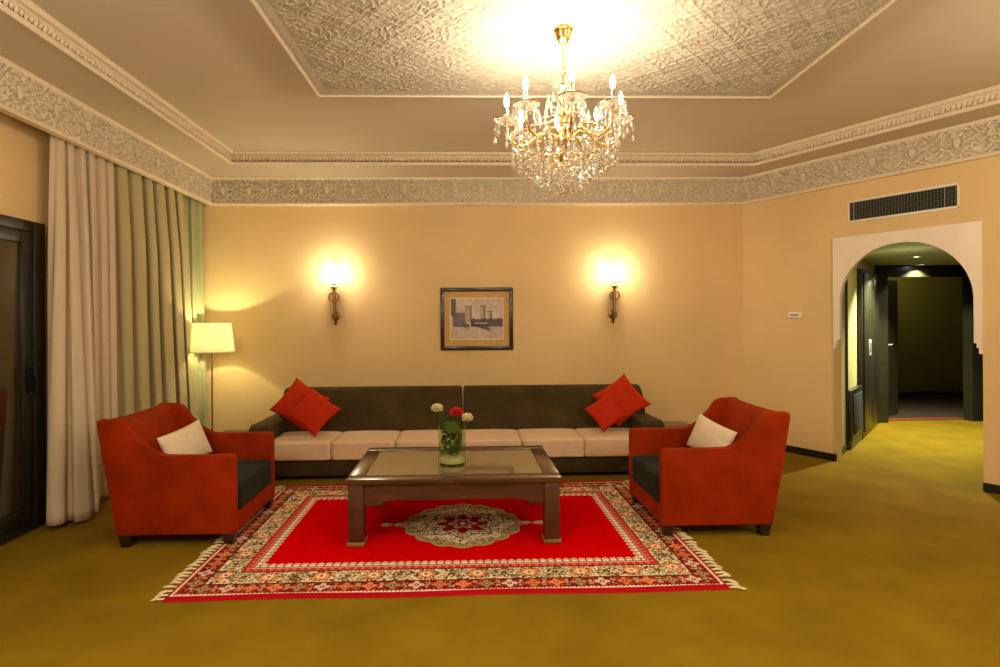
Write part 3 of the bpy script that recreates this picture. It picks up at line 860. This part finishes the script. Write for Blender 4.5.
def on_sofa(o, x, y, z, rz, lean, spin):
    o.matrix_world = Matrix.Translation(sofa.location) @ Matrix.Rotation(SA, 4, 'Z') @ Matrix.Translation((x, y, z)) @ Matrix.Rotation(R(rz), 4, 'Z') @ Matrix.Rotation(R(lean), 4, 'X') @ Matrix.Rotation(R(spin), 4, 'Y')
G = 'orange scatter cushions on the sofa'
o = pillow('scatter_cushion', .425, .425, .13, 'pillow'); tag(o, 'larger orange cushion at the back of the pair on the left end of the sofa', 'cushion', G)
on_sofa(o, -1.60, .51, .640, 12, -30, 36)
o = pillow('scatter_cushion', .37, .37, .12, 'pillow'); tag(o, 'smaller orange cushion in front of the pair on the left end of the sofa', 'cushion', G)
on_sofa(o, -1.42, .33, .590, 8, -32, 40)
o = pillow('scatter_cushion', .425, .425, .13, 'pillow'); tag(o, 'larger orange cushion at the back of the pair on the right end of the sofa', 'cushion', G)
on_sofa(o, 1.67, .52, .650, -10, -30, 54)
o = pillow('scatter_cushion', .305, .305, .11, 'pillow'); tag(o, 'smaller orange cushion in front of the pair on the right end of the sofa', 'cushion', G)
on_sofa(o, 1.46, .33, .555, -8, -32, 54)

# side tables
def side_table(label, x, y, z, w_, m):
    t = thing('side_table', label, 'side table', (x, y, 0), SA)
    b = MB(); b.box((-w_/2, -w_/2, z-.03), (w_/2, w_/2, z), bev=.004); b.build('table_top', m, t)
    b = MB(); b.box((-w_/2+.03, -w_/2+.03, z-.08), (w_/2-.03, w_/2-.03, z-.03)); b.build('apron', m, t)
    for sx in (-1, 1):
        for sy in (-1, 1):
            b = MB(); b.box((sx*(w_/2-.04)-.02, sy*(w_/2-.04)-.02, 0), (sx*(w_/2-.04)+.02, sy*(w_/2-.04)+.02, z-.03), bev=.003); b.build('leg', m, t)
    return t
side_table('low dark side table between the left armchair and the sofa', -2.29, 5.72, .355, .34, 'darkwood')
side_table('low brown side table behind the right armchair beside the sofa arm', 2.24, 5.90, .355, .36, 'table')

# ------------------------------------------------------------------ coffee table
TA = R(0); TZ = .450
ct = thing('coffee_table', 'large low brown wooden coffee table with inset glass top on the rug', 'coffee table', (-.063, 4.108, 0), TA)
tw, td = .703, .465
b = MB(); fwid = .105; tt = .032
for lo, hi in (((-tw, -td, TZ-tt), (tw, -td+fwid, TZ)), ((-tw, td-fwid, TZ-tt), (tw, td, TZ)), ((-tw, -td+fwid, TZ-tt), (-tw+fwid, td-fwid, TZ)), ((tw-fwid, -td+fwid, TZ-tt), (tw, td-fwid, TZ))): b.box(lo, hi, bev=.004)
b.build('top_frame', 'table', ct)
b = MB(); b.box((-tw+fwid-.005, -td+fwid-.005, TZ-.016), (tw-fwid+.005, td-fwid+.005, TZ-.008)); b.build('glass_top', 'tglass', ct, smooth=False)
def apron_prof(h, z1, hw):
    """front board with bracket ears at both ends"""
    pts = [(-hw, z1), (-hw, z1-h-.0), (-hw+.015, z1-h-.035)]
    k_ = [(-hw+.05, z1-h-.035), (-hw+.07, z1-h-.028), (-hw+.085, z1-h-.036), (-hw+.105, z1-h-.036), (-hw+.125, z1-h-.022), (-hw+.15, z1-h-.012), (-hw+.18, z1-h-.008), (-hw+.22, z1-h)]
    left = [(-hw, z1), (-hw, z1-h-.035)]+k_
    return left+[(-x, z) for x, z in left[::-1]]
za = TZ-tt
for s, nm in ((-1, 'f'), (1, 'b')):
    b = MB(); pr = apron_prof(.112, za, tw-.075)
    y0 = s*(td-.03); b.prism(pr, min(y0, y0-s*.022), max(y0, y0-s*.022), 'y'); b.build('apron', 'tleg', ct, smooth=False)
for s in (-1, 1):
    b = MB(); pr = apron_prof(.112, za, td-.075)
    x0 = s*(tw-.03); b.prism(pr, min(x0, x0-s*.022), max(x0, x0-s*.022), 'x'); b.build('apron', 'tleg', ct, smooth=False)
for sx in (-1, 1):
    for sy in (-1, 1):
        lx, ly = sx*(tw-.012), sy*(td-.012); ix, iy = lx-sx*.10, ly-sy*.10
        b = MB(); b.box((min(lx, ix), min(ly, iy), .02), (max(lx, ix), max(ly, iy), za), bev=.004); lg = b.build('leg', 'tleg', ct)
        b = MB(); b.box((min(lx, ix)-.008, min(ly, iy)-.008, 0.016), (max(lx, ix)+.008, max(ly, iy)+.008, .040), bev=.004); b.build('foot_block', 'plinth', lg)

# ------------------------------------------------------------------ rug
RA = R(0); RL, RW = 3.05, 2.06
rug = thing('rug', 'red patterned oriental rug with cream floral border under the coffee table', 'rug', (-.073, 4.035, 0), RA)
nx, ny = 640, 430
X, Y = np.meshgrid(np.linspace(-RL/2, RL/2, nx), np.linspace(-RW/2, RW/2, ny), indexing='ij')
ex = RL/2-np.abs(X); ey = RW/2-np.abs(Y)
# ends (short sides) have a thinner plain edge than the long sides
e = np.minimum(ex+.030, ey)
along = np.where(ex+.030 < ey, Y, X)
red = np.array([.60, .001, .0015]); dred = np.array([.30, .008, .010]); crm = np.array([.80, .62, .40]); brn = np.array([.16, .085, .035]); org = np.array([.70, .20, .07]); wht = np.array([.80, .62, .48]); blk = np.array([.045, .022, .012]); olv = np.array([.30, .22, .085]); pnk = np.array([.62, .12, .08])
C = np.zeros((nx, ny, 3)); C[:] = red*.92
nzr = smooth_noise(nx, ny, 320, 214, 5); nzl = smooth_noise(nx, ny, 60, 40, 6)
def put(mask, c): C[mask] = c
put(e < .048, np.array([.36, .006, .010]))
put((e >= .046) & (e < .062), wht); put((e >= .052) & (e < .058) & (np.sin(along*2*PI/.022) > .3), dred)
# outer floral band
b1 = (e >= .062) & (e < .172); put(b1, dred*.8)
t1 = (e-.062)/.11
cell = along/.13; fc = (cell % 1)-.5; ci = np.floor(cell).astype(int)
rr = np.hypot(fc*.13, (t1-.5)*.11)
th = np.arctan2((t1-.5)*.11, fc*.13)
fl = rr < .036*(1+.28*np.cos(4*th+PI/4*0))
cc = [org, olv, wht*.75, org*.8]
for k_ in range(4): put(b1 & fl & (ci % 4 == k_), cc[k_])
put(b1 & (rr < .014), dred*.7); put(b1 & (rr < .006), crm)
edge_f = np.abs(fc) > .40
put(b1 & edge_f & (np.abs(t1-.5) < .30) & (nzr > .45), crm*.6)
put(b1 & ~fl & (nzr > .74), org*.55); put(b1 & ~fl & (nzr < .2), blk)
put((e >= .168) & (e < .177), blk)
# cream main band with dense dark/olive leaf scatter and peach blossoms
b2 = (e >= .177) & (e < .318); put(b2, crm)
t2 = (e-.177)/.141
cell = along/.30; fc = (cell % 1)-.5
px_, py_ = np.abs(fc)*.30, (t2-.5)*.141
vine = np.abs(py_-.045*np.sin(along*2*PI/.15)) < .006
put(b2 & vine, olv*.7)
rr = np.hypot(px_, py_); th = np.arctan2(py_, px_)
put(b2 & (rr < .060*(1+.22*np.cos(6*th))), org*np.array([1.0, 1.5, 1.9])); put(b2 & (rr < .026*(1+.3*np.cos(6*th))), crm); put(b2 & (rr < .012), dred)
put(b2 & (rr < .062) & (rr > .036) & (np.cos(12*th) > .75), dred)
rr2 = np.hypot(px_-.15, py_); th2 = np.arctan2(py_, px_-.15)
put(b2 & (rr2 < .050) & (rr2 > .030) & (np.cos(8*th2) > -.1), olv)
put(b2 & (rr2 < .02), brn)
put(b2 & (nzr > .66) & (rr > .045), blk); put(b2 & (nzr < .27) & (rr > .03), olv*.9); put(b2 & (nzl > .78) & (nzr < .5) & (rr > .05), brn)
put((e >= .312) & (e < .320), blk)
# narrow red band then scalloped guard
b3 = (e >= .320) & (e < .362); put(b3, np.array([.46, .03, .022]))
put(b3 & (np.abs(e-.341) < .010) & (np.sin(along*2*PI/.045) > .2), pnk*1.2)
put((e >= .360) & (e < .368), wht*.8)
b4 = (e >= .368) & (e < .430)
P4 = .048; s4 = np.abs(((along/P4) % 1)-.5)*2; lim = .388+.036*np.sqrt(np.clip(1-s4**2, 0, 1))
put(b4 & (e < lim), crm*.85); put(b4 & (e < lim-.012), brn*1.3); put(b4 & (e < lim-.020), wht); put(b4 & (e < .378), dred); put(b4 & (s4 > .82) & (e > .378) & (e < .402), brn)
# medallion
RM = .43
mx, my = X-.062, Y-(.012)
r = np.hypot(mx/1.0, my/1.0); th = np.arctan2(my, mx)
lobe = RM*(.90+.06*np.abs(np.cos(8*th))+.05*np.cos(2*th)**2)
put(r < lobe, crm*.55); put(r < lobe-.012, olv*1.0)
put((r < lobe-.03) & (np.sin(32*th+12*r) > -.3), olv*1.6); put((r < lobe-.03) & (nzr > .62), brn)
in1 = r < lobe*.80*(1+.07*np.cos(8*th)); put(in1, crm*.95)
put(in1 & (nzr > .66), blk*1.5); put(in1 & (nzr < .24), olv); 
arm_ = np.abs(np.sin(4*th))*r
put(in1 & (np.abs(r-.235-.03*np.cos(8*th)) < .008), brn)
put(in1 & (np.abs(np.sin(4*th)) < .10) & (r > .12) & (r < .30) & (nzr > .35), brn*1.2)
st = r < .155*(1+.22*np.cos(8*th)); put(st, dred*.9); put(st & (r < .085*(1+.25*np.cos(6*th))), crm*.6); put(st & (r < .055*(1+.3*np.cos(6*th))), dred); put(r < .022, wht)
# pendants
for s in (-1, 1):
    dx = s*mx; 
    pend = (dx > .40) & (dx < .60) & (np.abs(my) < .030*np.abs(np.sin((dx-.40)/.20*PI*2.0))+.004)
    put(pend, crm*.8); put(pend & (nzr > .6), brn)
# pile shading noise = yarn colour variation only
C *= (.90+.20*smooth_noise(nx, ny, 600, 400, 8))[..., None]
Z = .010+.0015*nzr
Z[0, :] = Z[-1, :] = 0.001; Z[:, 0] = Z[:, -1] = 0.001
Yw = Y + .006*np.sin(X*5.3)*(np.abs(Y) > RW/2-.05)
# a few shallow waves along the edge as a hand-made rug has
P3 = np.stack([X, Yw, Z], -1)
rp = grid_obj('pile', P3, vcol_mat('woven_wool_pile', .95, bump=.25, bscale=300, spec=.0), rug, cols=C)
for s in (-1, 1):
    b = MB(); n_ = 46
    for i in range(n_):
        y = -RW/2+.02+(RW-.04)*i/(n_-1)+random.uniform(-.006, .006)
        L = random.uniform(.060, .085); dy = random.uniform(-.045, .005)*(1 if s < 0 else 1)
        x = s*RL/2
        pts = [(x-s*.004, y, .007), (x+s*L*.3, y+dy*.25+random.uniform(-.004, .004), .010), (x+s*L*.5, y+dy*.5, .012), (x+s*L*.8, y+dy*.9, .008), (x+s*L, y+dy+random.uniform(-.006, .006), .005)]
        b.tube(pts, [.004, .0065, .0085, .0075, .003], 6)
    fr_ = b.build('fringe', 'fringe', rug); fr_['kind'] = 'stuff'; fr_['label'] = 'knotted cream fringe tassels'

# ------------------------------------------------------------------ vase and flowers
VX, VY = -.085, 4.07
va = thing('glass_vase', 'clear cylinder glass vase of flowers on the coffee table', 'vase', (VX, VY, TZ-.0075))
b = MB(); vr, vh = .100, .325
b.lathe([(.001, .0), (vr, .0), (vr, vh), (vr-.004, vh), (vr-.004, .012), (.001, .012)], 40, caps=False); b.build('body', 'vase', va)
b = MB(); b.lathe([(.001, .013), (vr-.008, .013), (vr-.008, .040), (.055, .052), (.03, .055), (.001, .056)], 32, caps=False); b.build('sand', 'sand', va)
b = MB(); b.lathe([(.001, .058), (vr-.006, .058), (vr-.006, .15), (.001, .15)], 32, caps=False)
TB = TZ-.008
def bloom(name, label, tip, r_, m, base):
    f = thing(name, label, 'flower', (VX, VY, TB+.06), 0, 'carnations in the vase')
    o0 = Vector((VX, VY, TB+.06)); tp = Vector(tip)-o0; bs = Vector(base)
    b = MB(); b.tube([bs, Vector((tp.x*.42, tp.y*.42, .16)), Vector((tp.x*.58, tp.y*.58, .262)), Vector((tp.x*.80, tp.y*.80, .290)), Vector((tp.x*.9, tp.y*.9, max(tp.z-.012, .292))), tp-Vector((0, 0, .01))], .0030, 6); b.build('stem', 'green', f)
    b = MB(); b.lathe([(.003, -.02), (.009, -.010), (.012, 0)], 10, c=tuple(tp-Vector((0, 0, .008)))); b.build('calyx', 'green', f)
    b = MB()
    rg = random.Random(name+label)
    for ring, (rr_, tilt, cnt) in enumerate(((.9, -8, 10), (1., 10, 11), (.9, 34, 10), (.7, 58, 8), (.45, 78, 6))):
        for k_ in range(cnt):
            a = 2*PI*(k_+.5*ring)/cnt+rg.uniform(-.12, .12); tl = R(tilt+rg.uniform(-8, 8)); L = r_*rr_
            mt = Matrix.Translation(tp+Vector((0, 0, .004*ring))) @ Matrix.Rotation(a, 4, 'Z') @ Matrix.Rotation(-tl, 4, 'Y')
            rows = []
            for i in range(4):
                u_ = i/3; wd = r_*.42*(.25+.75*u_)
                rows.append([b.bm.verts.new(mt @ Vector((L*u_, wd*(j-2)/2, .004*math.sin(j*2.3+k_)*u_+(.006*math.sin(j*4+ring) if i == 3 else 0)+L*.18*u_*u_))) for j in range(5)])
            for i in range(3):
                for j in range(4): b.bm.faces.new((rows[i][j], rows[i+1][j], rows[i+1][j+1], rows[i][j+1]))
    b.build('petals', m, f)
    return f
bloom('carnation', 'white carnation leaning out over the left rim of the vase', (VX-.105, VY-.02, TB+.390), .046, 'petalw', (-.03, 0, 0))
bloom('carnation', 'red carnation above the rim of the vase between two white ones', (VX+.035, VY-.02, TB+.358), .050, 'petalr', (0, .01, 0))
bloom('carnation', 'white carnation drooping over the right rim of the vase', (VX+.112, VY-.085, TB+.330), .044, 'petalw', (.03, -.01, 0))
gr = thing('greenery', 'leafy green sprigs with tiny white blossoms packed inside the glass vase', 'greenery', (VX, VY, TB+.059))
rg = random.Random(4)
b = MB()
def leafq(b, p, d, L, w_):
    d = d.normalized(); sd = d.cross(Vector((rg.uniform(-1, 1), rg.uniform(-1, 1), rg.uniform(-1, 1)))).normalized()
    up = d.cross(sd)*L*.12
    pts = [p, p+d*L*.4+sd*w_+up, p+d*L, p+d*L*.4-sd*w_+up]
    b.face(pts)
blos = []
for i in range(12):
    a = rg.uniform(0, 2*PI); r0 = rg.uniform(.0, .03); r1 = rg.uniform(.02, .075)
    p0 = Vector((r0*math.cos(a+2), r0*math.sin(a+2), 0)); p1 = Vector((r1*math.cos(a), r1*math.sin(a), rg.uniform(.09, .20)))
    b.tube([p0, p0.lerp(p1, .5)+Vector((0, 0, .01)), p1], .0018, 5)
n_ = 0
while n_ < 300:
    a = rg.uniform(0, 2*PI); r_ = .080*math.sqrt(rg.random()); q_ = Vector((r_*math.cos(a), r_*math.sin(a), rg.uniform(.012, .20)))
    dv = Vector((rg.uniform(-1, 1), rg.uniform(-1, 1), rg.uniform(-.3, 1))).normalized(); tp_ = q_+dv*.042
    if math.hypot(tp_.x, tp_.y) > .084 or tp_.z < .005: continue
    leafq(b, q_, dv, .040, .011); n_ += 1
    if n_ % 9 == 0 and q_.z > .05: blos.append(q_*.95+Vector((0, 0, .004)))
o = b.build('foliage', 'green', gr, smooth=False); o['kind'] = 'stuff'
b = MB()
for p_ in blos:
    for k_ in range(6):
        leafq(b, p_, Vector((rg.uniform(-1, 1), rg.uniform(-1, 1), rg.uniform(-1, 1))), .016, .006)
o = b.build('blossoms', 'petalw', gr, smooth=False); o['kind'] = 'stuff'
# broad leaf curving inside the upper part of the glass
b = MB(); rows = []
for i in range(10):
    t_ = i/9; a0 = -2.5+1.9*t_
    ww = .085*math.sin(PI*min(1, t_*.9+.08))**.6
    rows.append([b.bm.verts.new((.088*math.cos(a0), .088*math.sin(a0), .205-ww/2*1.0+ww*k_/4+.03*(1-t_))) for k_ in range(5)])
for i in range(9):
    for k_ in range(4): b.bm.faces.new((rows[i][k_], rows[i+1][k_], rows[i+1][k_+1], rows[i][k_+1]))
b.build('broad_leaf', 'green', gr)

# ------------------------------------------------------------------ floor lamp
LX, LY = -2.73, 6.17
fl_ = thing('floor_lamp', 'slim brass floor lamp with a cream tapered shade lit in the left corner', 'floor lamp', (LX, LY, 0))
b = MB(); b.lathe([(.001, 0), (.14, 0), (.14, .012), (.13, .02), (.02, .028), (.012, .04), (.001, .04)], 32, caps=False); b.build('base', 'abrass', fl_)
b = MB(); b.tube([(0, 0, .03), (0, 0, .6), (0, 0, 1.20)], .0085, 10); b.build('pole', 'abrass', fl_)
b = MB(); b.tube([(0, 0, 1.20), (0, 0, 1.26)], .018, 10); b.build('socket', 'brass', fl_)
b = MB(); b.lathe([(.232, 1.15), (.196, 1.465), (.193, 1.465), (.229, 1.15), (.232, 1.15)], 48, caps=False); sh = b.build('shade', 'lshade', fl_)
b = MB(); b.lathe([(.2335, 1.146), (.2335, 1.158), (.227, 1.158), (.227, 1.146), (.2335, 1.146)], 48, caps=False); b.build('trim_ring', 'cream', sh)
b = MB()
for k_ in range(3):
    a = 2*PI*k_/3; b.tube([(0, 0, 1.21), (.226*math.cos(a), .226*math.sin(a), 1.17)], .002, 5)
b.build('spider', 'abrass', fl_)
b = MB(); b.lathe([(.002, 1.26), (.014, 1.265), (.028, 1.30), (.024, 1.33), (.002, 1.345)], 14); b.build('bulb', emit('lamp_bulb_glow', (1, .85, .5), 12), fl_)

# ------------------------------------------------------------------ chandelier
CX, CY = .600, 3.28
ch = thing('chandelier', 'brass and crystal chandelier with eight lit candle bulbs hanging from the carved ceiling', 'chandelier', (CX, CY, ZP-.013))
ZB0 = ZP-.013
def cz(z): return z-ZB0
b = MB(); b.lathe([(.001, cz(3.19)), (.054, cz(3.19)), (.058, cz(3.175)), (.050, cz(3.165)), (.044, cz(3.14)), (.030, cz(3.115)), (.018, cz(3.105)), (.012, cz(3.095)), (.001, cz(3.09))], 28, caps=False); b.build('canopy', 'brass', ch)
b = MB()
zc_ = 3.095; kk = 0
while zc_ > 2.965:
    pts = []
    for i in range(13):
        a = 2*PI*i/12; lx, lz = .008*math.cos(a), .016*math.sin(a)
        pts.append((lx if kk % 2 == 0 else 0, 0 if kk % 2 == 0 else lx, cz(zc_-.014)+lz))
    b.tube(pts, .0028, 6, cap=False); zc_ -= .024; kk += 1
b.build('chain', 'brass', ch)
b = MB(); b.lathe([(.004, cz(2.965)), (.012, cz(2.955)), (.018, cz(2.94)), (.009, cz(2.925)), (.009, cz(2.88)), (.022, cz(2.865)), (.010, cz(2.85)), (.010, cz(2.74)), (.024, cz(2.72)), (.032, cz(2.69)), (.014, cz(2.66)), (.014, cz(2.60)), (.045, cz(2.575)), (.062, cz(2.545)), (.058, cz(2.52)), (.030, cz(2.49)), (.022, cz(2.46)), (.040, cz(2.44)), (.030, cz(2.415)), (.008, cz(2.40)), (.001, cz(2.395))], 24); b.build('column', 'brass', ch)
AR_ = .335
def drop(b, p, L, w_, spin=0):
    """faceted pendant crystal hanging from p"""
    p = Vector(p); top = b.bm.verts.new(p); bot = b.bm.verts.new(p-Vector((0, 0, L)))
    r1 = [b.bm.verts.new(p+Vector((w_*.55*math.cos(spin+k*PI/3), w_*.55*math.sin(spin+k*PI/3), -L*.30))) for k in range(6)]
    r2 = [b.bm.verts.new(p+Vector((w_*math.cos(spin+k*PI/3+.3), w_*math.sin(spin+k*PI/3+.3), -L*.68))) for k in range(6)]
    for k in range(6):
        l = (k+1) % 6
        b.bm.faces.new((top, r1[k], r1[l])); b.bm.faces.new((r1[k], r2[k], r2[l], r1[l])); b.bm.faces.new((r2[k], bot, r2[l]))
def bead(b, p, r_):
    p = Vector(p); t_ = b.bm.verts.new(p+Vector((0, 0, r_))); u_ = b.bm.verts.new(p-Vector((0, 0, r_)))
    ri = [b.bm.verts.new(p+Vector((r_*math.cos(k*PI/3), r_*math.sin(k*PI/3), 0))) for k in range(6)]
    for k in range(6):
        l = (k+1) % 6; b.bm.faces.new((t_, ri[k], ri[l])); b.bm.faces.new((u_, ri[l], ri[k]))
stuff = MB(); singles = []
rg = random.Random(11)
bulbs = []
A0 = R(-90-3)
for i in range(8):
    a = A0+2*PI*i/8; ca, sa = math.cos(a), math.sin(a)
    def pp(r_, z): return (r_*ca, r_*sa, cz(z))
    b = MB()
    ctrl = [(.04, 2.545), (.09, 2.585), (.14, 2.575), (.19, 2.525), (.245, 2.50), (.295, 2.52), (.33, 2.57), (.335, 2.625)]
    b.tube([pp(r_, z) for r_, z in ctrl], [.010, .008, .0075, .008, .0075, .007, .007, .008], 8)
    sp = []
    for q in range(14):
        aa = q/13*PI*1.6; sp.append(pp(.19+.026*math.cos(aa)*(1-q/30), 2.565+.026*math.sin(aa)))
    b.tube(sp, .005, 6)
    arm = b.build('arm', 'brass', ch)
    bx, by = AR_*ca, AR_*sa
    b = MB(); b.lathe([(.008, cz(2.625)), (.030, cz(2.630)), (.058, cz(2.640)), (.072, cz(2.652)), (.074, cz(2.658)), (.056, cz(2.650)), (.020, cz(2.640)), (.008, cz(2.640))], 16, c=(bx, by, 0), caps=False); b.build('bobeche', 'dish', arm)
    b = MB(); b.lathe([(.0745, cz(2.655)), (.077, cz(2.660)), (.0735, cz(2.664)), (.071, cz(2.660))], 16, c=(bx, by, 0), caps=False)
    b.lathe([(.010, cz(2.636)), (.016, cz(2.645)), (.017, cz(2.665)), (.011, cz(2.672))], 12, c=(bx, by, 0)); b.build('candle_cup', 'abrass', arm)
    b = MB(); b.tube([(bx, by, cz(2.665)), (bx, by, cz(2.735))], .0095, 12); b.build('candle', 'brass', arm)
    b = MB(); b.lathe([(.004, cz(2.735)), (.010, cz(2.743)), (.015, cz(2.762)), (.013, cz(2.782)), (.006, cz(2.802)), (.001, cz(2.815))], 12, c=(bx, by, 0)); b.build('bulb', 'bulb', arm)
    bulbs.append((bx, by, cz(2.77)))
    for k_ in range(8):
        t_ = a+2*PI*k_/8; dx, dy = bx+.070*math.cos(t_), by+.070*math.sin(t_)
        L = .060
        bead(stuff, (dx, dy, cz(2.645)), .007)
        singles.append(((dx, dy, cz(2.637)), L, .0105, t_))
        if k_ % 2 == 0:
            bead(stuff, (dx, dy, cz(2.572)), .006); drop(stuff, (dx, dy, cz(2.565)), .052, .0115, t_)
# swags between arms, crown strings and the lower basket
for i in range(8):
    a0 = A0+2*PI*i/8; a1 = a0+2*PI/8
    for k_ in range(1, 10):
        t_ = k_/10; aa = a0*(1-t_)+a1*t_; r_ = AR_*(1-.10*math.sin(PI*t_)); z = 2.63-.085*math.sin(PI*t_)
        bead(stuff, (r_*math.cos(aa), r_*math.sin(aa), cz(z)), .0085)
    aa = a0+PI/8; singles.append(((.30*math.cos(aa), .30*math.sin(aa), cz(2.53)), .065, .013, aa))
    for k_ in range(12):                       # strings from the crown down to the arms
        t_ = k_/11; r_ = .03+(AR_-.12)*t_**1.6; z = 2.90-.28*t_**.6-.05*math.sin(PI*t_)
        bead(stuff, (r_*math.cos(a0), r_*math.sin(a0), cz(z)), .0075)
for i in range(12):
    a = 2*PI*i/12
    drop(stuff, (.055*math.cos(a), .055*math.sin(a), cz(2.90)), .05, .010, a)
    drop(stuff, (.095*math.cos(a+.2), .095*math.sin(a+.2), cz(2.80)), .075, .012, a)
    drop(stuff, (.145*math.cos(a+.1), .145*math.sin(a+.1), cz(2.70)), .08, .013, a)
for (r_, z0, cnt, L, n3) in ((.30, 2.53, 20, .055, 2), (.26, 2.50, 18, .055, 2), (.22, 2.475, 15, .055, 2), (.18, 2.445, 13, .055, 2), (.14, 2.415, 10, .055, 2), (.10, 2.39, 8, .055, 2), (.06, 2.37, 7, .05, 2), (.02, 2.36, 3, .05, 2)):
    for k_ in range(cnt):
        a = 2*PI*(k_+rg.random()*.4)/cnt; x, y = r_*math.cos(a), r_*math.sin(a); z = z0
        for q in range(n3):
            bead(stuff, (x, y, cz(z)), .008); z -= .010
            drop(stuff, (x, y, cz(z)), L*.62, .011, a+q); z -= L*.62+.006
        bead(stuff, (x, y, cz(z)), .012); z -= .010
        if r_ in (.30,) : singles.append(((x, y, cz(z)), .045, .016, a))
        else: drop(stuff, (x, y, cz(z)), .045, .016, a)
ringb = MB()
for r_, z in ((.30, 2.535), (.22, 2.48), (.14, 2.42), (.075, 2.38)):
    pts = [(r_*math.cos(2*PI*i/32), r_*math.sin(2*PI*i/32), cz(z)) for i in range(33)]
    ringb.tube(pts, .0035, 6, cap=False)
for k_ in range(6):
    a = 2*PI*k_/6+.3; ringb.tube([(.02*math.cos(a), .02*math.sin(a), cz(2.42)), (.14*math.cos(a), .14*math.sin(a), cz(2.42)), (.30*math.cos(a), .30*math.sin(a), cz(2.535))], .003, 5)
ringb.build('basket_frame', 'brass', ch)
st_ = stuff.build('crystal_strings', 'crystal', ch, smooth=False); st_['kind'] = 'stuff'
proto = MB(); drop(proto, (0, 0, 0), .06, .0115); proto = proto.build('crystal_drop', 'crystal', ch, smooth=False)
print('single crystals', len(singles))
for i, (p_, L, w_, a) in enumerate(singles[:100]):
    o = proto if i == 0 else proto.copy()
    if i: COL.objects.link(o); o.parent = ch
    o.location = p_; o.rotation_euler = (0, 0, a); o.scale = (w_/.0115, w_/.0115, L/.06)

# ------------------------------------------------------------------ lights
def light(name, kind, loc, e, col, size=.03, rot=None, spot=None):
    l = bpy.data.lights.new(name, kind); l.energy = e; l.color = col
    if kind == 'AREA': l.shape = 'DISK'; l.size = size
    else: l.shadow_soft_size = size
    if spot: l.spot_size = R(spot[0]); l.spot_blend = spot[1]
    o = bpy.data.objects.new(name, l); COL.objects.link(o); o.location = loc
    if rot: o.rotation_euler = rot
    return o
for i, p_ in enumerate(bulbs):
    light('chandelier_light', 'POINT', (CX+p_[0]*1.0, CY+p_[1]*1.0, ZB0+p_[2]+.03), 3.0, (1., .90, .72), .018)
for s_ in (sc1, sc2):
    q_ = s_.matrix_world @ Vector((0, -.15, .53)); light('sconce_light', 'POINT', q_, 8.5, (1., .88, .62), .05)
light('floor_lamp_light', 'POINT', (LX, LY, 1.33), 20., (1., .93, .50), .03)
light('corridor_fill', 'POINT', (7.6, 9.0, 2.3), 6., (1., .85, .4), .1)  # unseen light added to brighten the corridor and door handle
# unseen fill lamps added to even out the room light, no fittings
for x, y, z, e in ((-1.7, .8, 2.4, 40.), (2.2, .5, 2.4, 36.), (3.9, 2.4, 2.4, 16.)):
    light('fill_lamp', 'POINT', (x, y, z), e, (1., .92, .72), .25)
for x, y in ((-.6, 1.6), (1.8, 1.5)):  # overhead fill spots added out of view, mainly for the floor
    light('fill_spot', 'SPOT', (x, y, ZC-.05), 55., (1., .90, .68), .12, (0, 0, 0), (110, .9))
light('hall_light', 'SPOT', (5.51, 6.64, 2.205), 185, (.95, 1., .70), .03, (0, 0, 0), (130, .5))
light('hall_light', 'SPOT', (6.38, 7.62, 2.205), 50, (.95, 1., .70), .03, (0, 0, 0), (120, .5))
light('hall_light', 'POINT', (4.85, 5.95, 1.9), 1.0, (1., 1., .45), .05)

w = bpy.data.worlds.new('world'); scene.world = w; w.use_nodes = True
w.node_tree.nodes['Background'].inputs[0].default_value = (.02, .015, .008, 1)
w.node_tree.nodes['Background'].inputs[1].default_value = .1

vs = scene.view_settings
vs.view_transform = 'Standard'; vs.look = 'None'; vs.gamma = 1; vs.use_curve_mapping = False; vs.exposure = 1.54
scene.cycles.use_denoising = True
scene.cycles.max_bounces = 10; scene.cycles.diffuse_bounces = 5; scene.cycles.transparent_max_bounces = 24
scene.cycles.sample_clamp_indirect = 4.0
scene.cycles.caustics_reflective = False; scene.cycles.caustics_refractive = False
